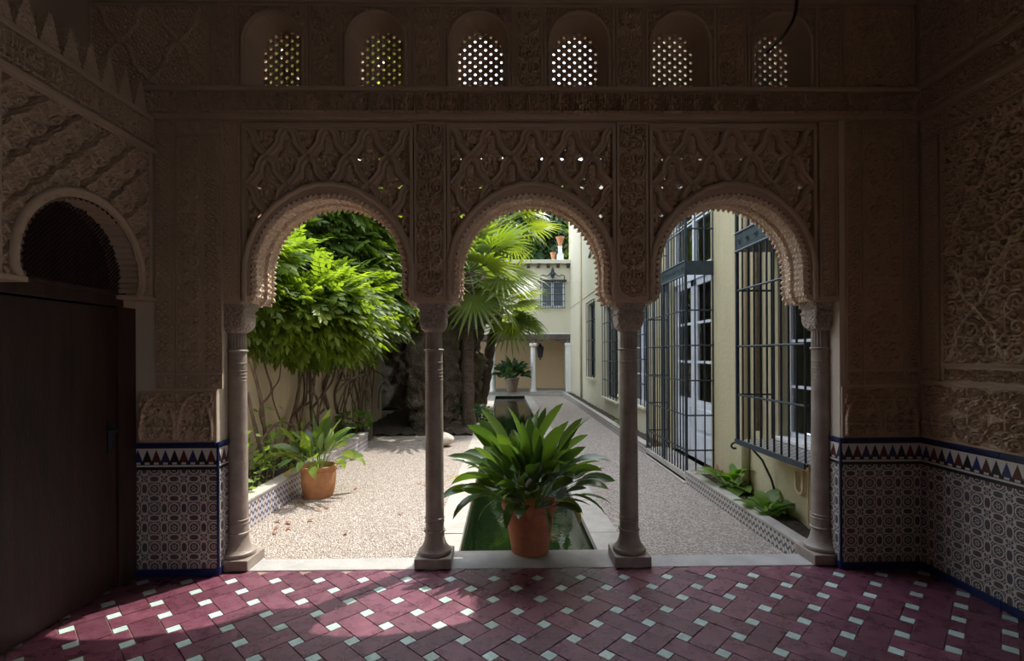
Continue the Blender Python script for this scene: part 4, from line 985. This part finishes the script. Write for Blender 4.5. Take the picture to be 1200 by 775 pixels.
def aspidistra(root, c, n, Lr, Wr, mats, r0, seed, spread=1.0, special=()):
    rd = random.Random(seed)
    for k in range(n):
        f = (k+.5)/n; a = k*2.39996+rd.uniform(-.3, .3); rr = r0*math.sqrt(f)*rd.uniform(.6, 1)
        e0 = (1.45-.90*f**1.1)+rd.uniform(-.22, .22); L = rd.uniform(*Lr)*(1-.34*f); W = rd.uniform(*Wr)
        vs, fs = aspleaf(a, e0, L, W, rd.uniform(.5, 2.6)*spread*(.45+.9*f), (c[0]+rr*math.cos(a), c[1]+rr*math.sin(a), c[2]-.03), twist=rd.uniform(-1.3, 1.3), pet=rd.uniform(.40, .56), yaw=rd.uniform(-.5, .5))
        MB().add(vs, fs).build('leaf', rd.choice(mats), root, smooth=True, fix=False)
    for a, e0, L, W, dr_, mt, lab in special:
        vs, fs = aspleaf(a, e0, L, W, dr_, (c[0]+r0*.9*math.cos(a), c[1]+r0*.9*math.sin(a), c[2]), pet=.2)
        o = MB().add(vs, fs).build('leaf', mt, root, smooth=True, fix=False); o['label'] = lab
pc = empty('potted_aspidistra', (.196, 4.12, .004), 'big dark green aspidistra in a terracotta pot at the head of the pool', 'potted plant')
cx, cy = .196, 4.12
MB().lathe([(.148, 0), (.152, .02), (.205, .345), (.222, .352), (.228, .362), (.230, .398), (.224, .408), (.205, .408), (.198, .36)], (cx, cy, .004), 44, cap=True).build('pot', 'terracotta', pc, smooth=.5)
MB().lathe([(.2, .36), (.1, .375), (.02, .38)], (cx, cy, .004), 24, cap=True).build('soil', 'soil', pc)
aspidistra(pc, (cx, cy, .40), 150, (.50, .95), (.040, .056), ['leaf_asp'], .15, 5, 1.0,
    [(-1.62, .95, .36, .036, 9, 'leaf_brown', 'withered orange-brown leaf hanging over the pot rim'), (-2.0, .6, .42, .04, 5.5, 'leaf_asp', 'low leaf hanging over the rim'), (PI-.15, .75, .66, .045, 2.2, 'leaf_yellow', 'yellowing leaf on the left'), (-.55, .5, .42, .04, 6, 'leaf_yellow', 'yellowing leaf hanging at the right')])
pl = empty('potted_aspidistra', (-2.34, 6.35, GZ), 'sunlit aspidistra in a rounded terracotta pot beside the blue tiled kerb', 'potted plant')
lx_, ly_ = -2.34, 6.35
MB().lathe([(.165, 0), (.19, .06), (.205, .18), (.21, .33), (.222, .345), (.224, .385), (.205, .39), (.195, .34)], (lx_, ly_, GZ), 36).build('pot', 'terracotta2', pl, smooth=.5)
MB().lathe([(.2, .34), (.1, .35), (.02, .355)], (lx_, ly_, GZ), 20).build('soil', 'soil', pl)
aspidistra(pl, (lx_, ly_, GZ+.38), 46, (.50, .85), (.045, .062), ['leaf_asp_lit', 'leaf_asp_lit', 'leaf_asp'], .13, 11, 1.1,
    [(-2.5, .2, .55, .04, 6.5, 'leaf_yellow', 'yellow-green leaf drooping to the ground'), (PI, .55, .75, .03, 2.2, 'leaf_yellow', 'yellowing leaf reaching over the planter')])
pf = empty('potted_shrub', (.62, 21.9, 0), 'dark round shrub in a pot at the far end of the pool', 'potted plant')
fx = aty(600, 470, 21.95).x
MB().lathe([(.2, 0), (.22, .05), (.3, .5), (.33, .53), (.33, .6), (.28, .6)], (fx, 21.95, .01), 20).build('pot', 'brown_pipe', pf, smooth=.5)
aspidistra(pf, (fx, 21.95, .6), 120, (.65, 1.2), (.07, .10), ['leaf_dark'], .30, 21, .8)

# leaf clouds
def rotmats(d, roll):
    d = d/np.linalg.norm(d, axis=1)[:, None]; ref = np.tile([0, 0, 1.], (len(d), 1)); s = np.cross(ref, d); s /= np.maximum(np.linalg.norm(s, axis=1), 1e-6)[:, None]; u = np.cross(d, s)
    c, sn = np.cos(roll)[:, None], np.sin(roll)[:, None]; s2 = s*c+u*sn; u2 = u*c-s*sn
    return np.stack([d, s2, u2], -1)
def scatter(name, proto, P, D, roll, S, mat, parent=None):
    pv, pf_ = proto; pv = np.array(pv, float); Rm = rotmats(D, roll); k = len(pv)
    V = np.einsum('nij,kj->nki', Rm, pv)*S[:, None, None]+P[:, None, :]
    Fq = (np.array(pf_)[None]+(np.arange(len(P))*k)[:, None, None]).reshape(-1, 4)
    return npmesh(name, V.reshape(-1, 3), Fq, mat, parent)
def leaflet(o, d, L, W, z=0):
    d = np.array(d)/np.linalg.norm(d); s = np.array([-d[1], d[0], 0]); o = np.array(o)
    return [o, o+d*L*.45-s*W+[0, 0, -.12*L], o+d*L+[0, 0, -.35*L], o+d*L*.45+s*W+[0, 0, -.12*L]]
def pinnate():
    vs, fs = [], []
    def addl(l): b = len(vs); vs.extend([tuple(x) for x in l]); fs.append((b, b+1, b+2, b+3))
    for k in range(5):
        x = .16+.155*k; z = -.10*x*x
        for s in (-1, 1): addl(leaflet((x, 0, z), (.75, s*.8, 0),     .34-.02*k, .078))
    addl(leaflet((.88, 0, -.09), (1, 0, 0), .34, .07)); addl([(0, -.008, 0), (.9, -.006, -.09), (.9, .006, -.09), (0, .008, 0)])
    return vs, fs
PIN = pinnate(); SIMPLE = (leaflet((0, 0, 0), (1, 0, 0), 1, .32), [(0, 1, 2, 3)])
def blob(px, py, Y, rx, ry, rd, n, front=.75):
    c = np.array(aty(px, py, Y)); s = Y/FPX; d = rng.normal(size=(n, 3)); d /= np.linalg.norm(d, axis=1)[:, None]
    fl_ = rng.random(n) < front; d[:, 1] = np.where(fl_, -np.abs(d[:, 1]), d[:, 1]); rad = rng.uniform(.62, 1.04, n)[:, None]
    return c+d*rad*np.array([rx*s, rd, ry*s]), d
vine = empty('climbing_vine', (-3.2, 7.5, .1), 'leafy climbing vine with bare twisted stems spilling over the ochre wall', 'vine')
BL = [(335, 328, 8.0, 46, 42, .7, 420), (386, 364, 7.4, 38, 33, .55, 420), (346, 364, 7.2, 30, 27, .45, 260), (322, 285, 9.0, 55, 45, .8, 420), (402, 362, 8.8, 42, 44, .8, 520), (395, 300, 9.8, 58, 55, 1.0, 700), (450, 320, 11.5, 48, 48, 1.0, 700), (462, 262, 12.2, 52, 48, 1.1, 700), (385, 240, 9.6, 80, 34, 1.0, 700), (440, 345, 9.8, 36, 40, .8, 380), (455, 300, 10.6, 36, 40, .8, 380), (358, 386, 8.3, 24, 24, .5, 200), (428, 376, 10.2, 20, 32, .6, 260), (300, 330, 7.0, 30, 60, .6, 260), (330, 385, 7.4, 18, 14, .3, 60)]
PP, DD = [], []
for b in BL: p, d = blob(*b); PP.append(p); DD.append(d)
PP = np.concatenate(PP); DD = np.concatenate(DD); k_ = PP[:, 2] > .9; PP, DD = PP[k_], DD[k_]
DD = DD*.55+np.array([.75, -.25, -.35])+rng.normal(0, .28, DD.shape); SS = rng.uniform(.32, .54, len(PP)); RR = rng.normal(0, .5, len(PP))
show = np.argsort(PP[:, 1]-.7*PP[:, 0]+rng.normal(0, .5, len(PP)))
pr = scatter('leaf', PIN, np.zeros((1, 3)), np.array([[1., 0, 0]]), np.zeros(1), np.ones(1), 'leaf_vine', vine)
Rm = rotmats(DD, RR)
for q, i in enumerate(show[:298]):
    o = pr if q == 0 else pr.copy()
    if q: COL.objects.link(o)
    o.matrix_local = Matrix.Translation(Vector(PP[i])-WP['climbing_vine']) @ Matrix(Rm[i].tolist()).to_4x4() @ Matrix.Scale(SS[i], 4)
rest = show[298:]
tag(scatter('foliage', PIN, PP[rest], DD[rest], RR[rest], SS[rest], 'leaf_vine', vine), kind='stuff')
stems = [([(300, 350), (301, 380), (311, 430), (318, 458), (305, 480), (312, 510)], .018, 'vine_bark', -3.3), ([(311, 368), (303, 388)], .014, 'vine_bark', -3.3), ([(330, 380), (328, 440), (319, 462), (331, 500), (338, 520)], .013, 'vine_bark', -3.3),
    ([(293, 420), (306, 470), (312, 520), (318, 545)], .03, 'vine_bark', -3.2), ([(290, 460), (300, 505), (310, 545)], .028, 'vine_bark', -3.1), ([(355, 395), (352, 440), (348, 470), (337, 510), (332, 530)], .035, 'vine_bark', -3.3), ([(362, 395), (363, 450), (366, 500)], .025, 'vine_bark', -3.3), ([(369, 395), (368, 450), (364, 480), (368, 505)], .025, 'vine_bark', -3.28), ([(388, 400), (386, 430), (380, 455), (385, 480)], .035, 'vine_bark', -3.35), ([(395, 415), (390, 445), (376, 465), (365, 480)], .025, 'vine_bark', -3.3),
    ([(405, 420), (400, 440), (392, 462), (396, 485)], .03, 'vine_bark', -3.38), ([(428, 415), (426, 450), (425, 480), (426, 500)], .045, 'pale_bark', -3.3), ([(418, 420), (415, 445), (420, 470), (421, 500)], .03, 'vine_bark', -3.3), ([(441, 402), (440, 420), (428, 437), (410, 445), (395, 460)], .028, 'pale_bark', -3.2), ([(427, 455), (433, 462), (433, 478), (424, 490)], .03, 'pale_bark', -3.2), ([(380, 480), (360, 500), (350, 520)], .03, 'vine_bark', -3.2), ([(345, 500), (330, 495), (315, 505), (300, 530)], .02, 'vine_bark', -3.1), ([(380, 235), (384, 260), (374, 285)], .012, 'pale_bark', -3.6)]
def smoothp(pts, n=6):
    out = []
    for i in range(len(pts)-1):
        p0, p1, p2, p3 = pts[max(i-1, 0)], pts[i], pts[i+1], pts[min(i+2, len(pts)-1)]
        for k in range(n):
            t = k/n; out.append(.5*((2*p1)+(p2-p0)*t+(2*p0-5*p1+4*p2-p3)*t*t+(3*p1-p0-3*p2+p3)*t**3))
    return out+[pts[-1]]
for pts, r, mt, X in stems[:-1]:
    p3 = smoothp([atx(a, b, X+.03*math.sin(i*2.1)) for i, (a, b) in enumerate(pts)]); MB().tube(p3, [r*(.7+.3*math.sin(i*1.3)*.3+.3*(i/len(p3))) for i in range(len(p3))], 7).build('stem', mt, vine, smooth=True)
for k in range(26):
    y0 = random.uniform(8.0, 12.5); x = random.uniform(-3.4, -3.1); z0 = random.uniform(.1, .5)
    p3 = smoothp([Vector((x+random.uniform(-.1, .1), y0+random.uniform(-.5, .5)*t*1.6, z0+t*random.uniform(1.0, 1.5))) for t in (0, .33, .66, 1, 1.3)]); MB().tube(p3, random.uniform(.008, .02), 5).build('stem', 'vine_bark', vine, smooth=True)

# palms
def fan(n=24, Rb=.9, seed=0, pl_=.7):
    rd = random.Random(seed); vs = [(pl_, 0, 0)]; fs = []; span = 2.2
    for k in range(n):
        a0 = -span+2*span*k/n; a1 = -span+2*span*(k+1)/n; am = (a0+a1)/2; L = Rb*(.72+.28*math.cos(am*.6))*rd.uniform(.9, 1.05); b = len(vs); rb = L*.45
        dr_ = -.16*L*rd.uniform(.3, 1.6)
        vs += [(pl_+rb*math.cos(a0), rb*math.sin(a0), .0), (pl_+rb*math.cos(am), rb*math.sin(am), .035), (pl_+rb*math.cos(a1), rb*math.sin(a1), 0), (pl_+.8*L*math.cos(am-.028), .8*L*math.sin(am-.028), dr_*.35), (pl_+.8*L*math.cos(am+.028), .8*L*math.sin(am+.028), dr_*.35), (pl_+L*math.cos(am), L*math.sin(am), dr_)]
        fs += [(0, b, b+1), (0, b+1, b+2), (b, b+3, b+1), (b+1, b+3, b+4), (b+1, b+4, b+2), (b+3, b+5, b+4)]
    b = len(vs); w = .014
    for x in (0, pl_+.1): vs += [(x, -w, -.01), (x, w, -.01), (x, w, .01), (x, -w, .01)]
    for k in range(4): fs.append((b+k, b+(k+1) % 4, b+4+(k+1) % 4, b+4+k))
    return vs, fs
def palm(label, trunk, rt, crown, n, size, seed, extra=()):
    t0 = trunk[0]; root = empty('fan_palm', t0, label, 'palm')
    p3 = smoothp([Vector(p) for p in trunk], 8); L = len(p3)
    MB().tube(p3, [rt*(1.15-.3*i/L)*(1+.10*((i*7) % 3-1)) for i in range(L)], 12).build('trunk', 'bark', root)
    rd = random.Random(seed); protos_ = []
    c = Vector(trunk[-1])
    specs = [(k*2.39996+rd.uniform(-.2, .2), 1.15-1.75*((k+.5)/n)+rd.uniform(-.15, .15), size*rd.uniform(.85, 1.1)) for k in range(n)]+list(extra)
    for k, (a, e, s) in enumerate(specs):
        if k < 4: vs, fs = fan(24, .92, seed*10+k, .62); o = MB().add(vs, fs).build('frond', 'leaf_palm', root, fix=False); protos_.append(o)
        else: o = protos_[k % 4].copy(); COL.objects.link(o)
        e2 = e
        o.matrix_local = Matrix.Translation(c-WP[root.name]) @ Matrix.Rotation(a, 4, 'Z') @ Matrix.Rotation(-e2, 4, 'Y') @ Matrix.Rotation(rd.uniform(-.5, .5), 4, 'X') @ Matrix.Scale(s, 4)
b1 = atz(549, 500, GZ); palm('straight-trunked fan palm nearest the pool, left of the big pot', [b1, b1+Vector((0, 0, 1.5)), b1+Vector((.02, 0, 2.8)), aty(551, 318, b1.y)], .135, None, 15, 1.3, 3, [(PI, -.75, 1.4), (-.4, -.8, 1.4), (-1.3, -.95, 1.3), (PI+.7, -.6, 1.35)])
b2 = atz(563, 477, GZ); palm('leaning fan palm whose curved trunk crosses the far loggia', [b2, aty(570, 440, b2.y), aty(576, 400, b2.y), aty(588, 358, b2.y)], .17, None, 14, 1.35, 5, [(-.3, -.6, 1.35), (PI, -.55, 1.35), (-1.0, -.9, 1.3)])
b3 = Vector((-1.25, 14.8, GZ)); palm('tallest fan palm with its crown under the top of the middle arch', [b3, b3+Vector((.1, 0, 3)), b3+Vector((.5, 0, 5.0)), aty(592, 262, 14.8)], .13, None, 12, 1.25, 8)

def tree(label, blobs, base, mat, size, n, group=None, rt=.2):
    root = empty('leafy_tree', base, label, 'tree', group)
    tops = [aty(b[0], b[1], b[2]) for b in blobs]
    MB().tube([base, (Vector(base)+tops[0])/2, tops[0]], [rt, rt*.7, rt*.4], 8).build('trunk', 'bark', root)
    for t in tops[1:]: MB().tube([(Vector(base)+tops[0])/2, t], [rt*.5, rt*.2], 6).build('branch', 'bark', root)
    P_, D_ = zip(*[blob(*b, n) for b in blobs]); P_ = np.concatenate(P_); D_ = np.concatenate(D_)
    keep = P_[:, 2] > .4; P_, D_ = P_[keep], D_[keep]; D_ = D_*.5+rng.normal(0, .5, D_.shape)+[0, 0, -.2]
    tag(scatter('foliage', SIMPLE, P_, D_, rng.uniform(-1, 1, len(P_)), rng.uniform(*size, len(P_)), mat, root), kind='stuff')
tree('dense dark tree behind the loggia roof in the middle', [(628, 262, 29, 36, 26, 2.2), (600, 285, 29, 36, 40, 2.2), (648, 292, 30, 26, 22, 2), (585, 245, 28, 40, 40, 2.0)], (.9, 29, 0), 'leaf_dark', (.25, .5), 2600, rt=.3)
tree('pale leafy tree behind the corner of the yellow house', [(662, 238, 31, 26, 18, 1.6), (640, 226, 32, 32, 14, 1.6), (668, 290, 29, 20, 24, 1.2)], (3.2, 31, 0), 'leaf_tree', (.25, .45), 800, rt=.25)
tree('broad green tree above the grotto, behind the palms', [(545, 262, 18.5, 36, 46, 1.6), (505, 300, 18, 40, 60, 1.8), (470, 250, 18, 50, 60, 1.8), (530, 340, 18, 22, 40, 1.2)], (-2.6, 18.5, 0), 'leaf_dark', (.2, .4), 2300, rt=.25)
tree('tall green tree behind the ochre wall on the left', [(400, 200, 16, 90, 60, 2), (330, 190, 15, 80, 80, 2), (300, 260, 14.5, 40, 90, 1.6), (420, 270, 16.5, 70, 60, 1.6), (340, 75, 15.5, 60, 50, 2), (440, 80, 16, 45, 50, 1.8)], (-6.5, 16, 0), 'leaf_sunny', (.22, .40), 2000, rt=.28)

# low plants
def tuft(label, c, n, L, W, mat, seed, name='leafy_plant', e=(.3, 1.2), cat='plant', group=None):
    root = empty(name, c, label, cat, group); rd = random.Random(seed)
    for k in range(n):
        vs, fs = aspleaf(rd.uniform(0, 2*PI), rd.uniform(*e), rd.uniform(*L), rd.uniform(*W), rd.uniform(1.5, 4), (c[0]+rd.uniform(-.04, .04), c[1]+rd.uniform(-.05, .05), c[2]), pet=.35, n=7)
        MB().add(vs, fs).build('leaf', mat, root, smooth=True, fix=False)
    return root
p = atz(866, 574, .0)
tuft('broad-leaved green plant in the right planter nearest the caged door', (2.69, 6.05, -.02), 26, (.30, .55), (.06, .10), 'leaf_weed', 31)
tuft('low lobed green plant at the edge of the right planter below the cage', (2.62, 5.05, -.02), 22, (.22, .36), (.045, .075), 'leaf_weed', 32)
tuft('small dry weed at the foot of the wall beside the caged door', (2.78, 6.6, -.02), 14, (.15, .4), (.01, .02), 'leaf_brown', 33)
tuft('small green weed in the far right planter behind the column', (2.68, 11.2, -.02), 14, (.2, .35), (.03, .05), 'leaf_weed', 34)
sh = empty('planter_shrub', (-2.98, 5.9, .08), 'straggly green shrub among the stems in the left planter', 'shrub')
n = 420; P_ = np.c_[rng.uniform(-3.3, -2.72, n), rng.uniform(4.9, 7.4, n), .12+rng.gamma(2, .13, n)]
tag(scatter('foliage', SIMPLE, P_, rng.normal(0, 1, (n, 3)), rng.uniform(-1, 1, n), rng.uniform(.05, .13, n), 'leaf_weed', sh), kind='stuff')
for k in range(16): q = P_[k]; MB().tube([(q[0], q[1], .05), (q[0]+.03, q[1]+.02, q[2])], .006, 5).build('stem', 'vine_bark', sh)
bs = empty('low_bush', (-.85, 13.3, GZ), 'low dark bush at the foot of the palms', 'bush')
n = 1500; d = rng.normal(size=(n, 3)); d /= np.linalg.norm(d, axis=1)[:, None]; P_ = np.array([-1.1, 13.4, .02])+d*rng.uniform(.7, 1, n)[:, None]*[.75, .4, .33]; P_[:, 2] = np.maximum(P_[:, 2], -.12)
tag(scatter('foliage', SIMPLE, P_, d+rng.normal(0, .4, d.shape), rng.uniform(-1, 1, n), rng.uniform(.06, .13, n), 'leaf_dark', bs), kind='stuff')
n = 260; d = rng.normal(size=(n, 3)); d /= np.linalg.norm(d, axis=1)[:, None]
tag(scatter('foliage', SIMPLE, np.array([-3.1, 10.35, .28])+d*[.3, .3, .16], d, rng.uniform(-1, 1, n), rng.uniform(.06, .14, n), 'leaf_weed', tr), kind='stuff')
fallen = None
for k in range(18):
    x, yy = (random.uniform(-2.55, -2.0), random.uniform(4.9, 6.2)) if k < 13 else (random.uniform(-2, 1), random.uniform(5, 7))
    if -.75 < x < 1.1: x = -1.2
    vs, fs = aspleaf(0, .25, .075, .015, 6, (0, 0, .0), pet=.15, n=4)
    if fallen is None: fallen = MB().add(vs, fs).build('fallen_leaf', 'leaf_brown', fix=False); o = fallen
    else: o = fallen.copy(); COL.objects.link(o)
    o.location = (x, yy, GZ+.006); o.rotation_euler = (0, 0, random.uniform(0, 6)); tag(o, 'small dry fallen leaf lying on the gravel', 'leaf', 'fallen leaves on the gravel')
# cable hanging in front of the last upper window
w = [aty(934, -30, 3.35), aty(934, 0, 3.4), aty(930, 22, 3.5), aty(918, 42, 3.7), aty(906, 54, 3.9), aty(899, 62, 4.0)]
tag(MB().tube(smoothp(w), .011, 6).build('electric_cable', 'wire', smooth=True), 'black cable curving down from the ceiling into the last upper window', 'cable')
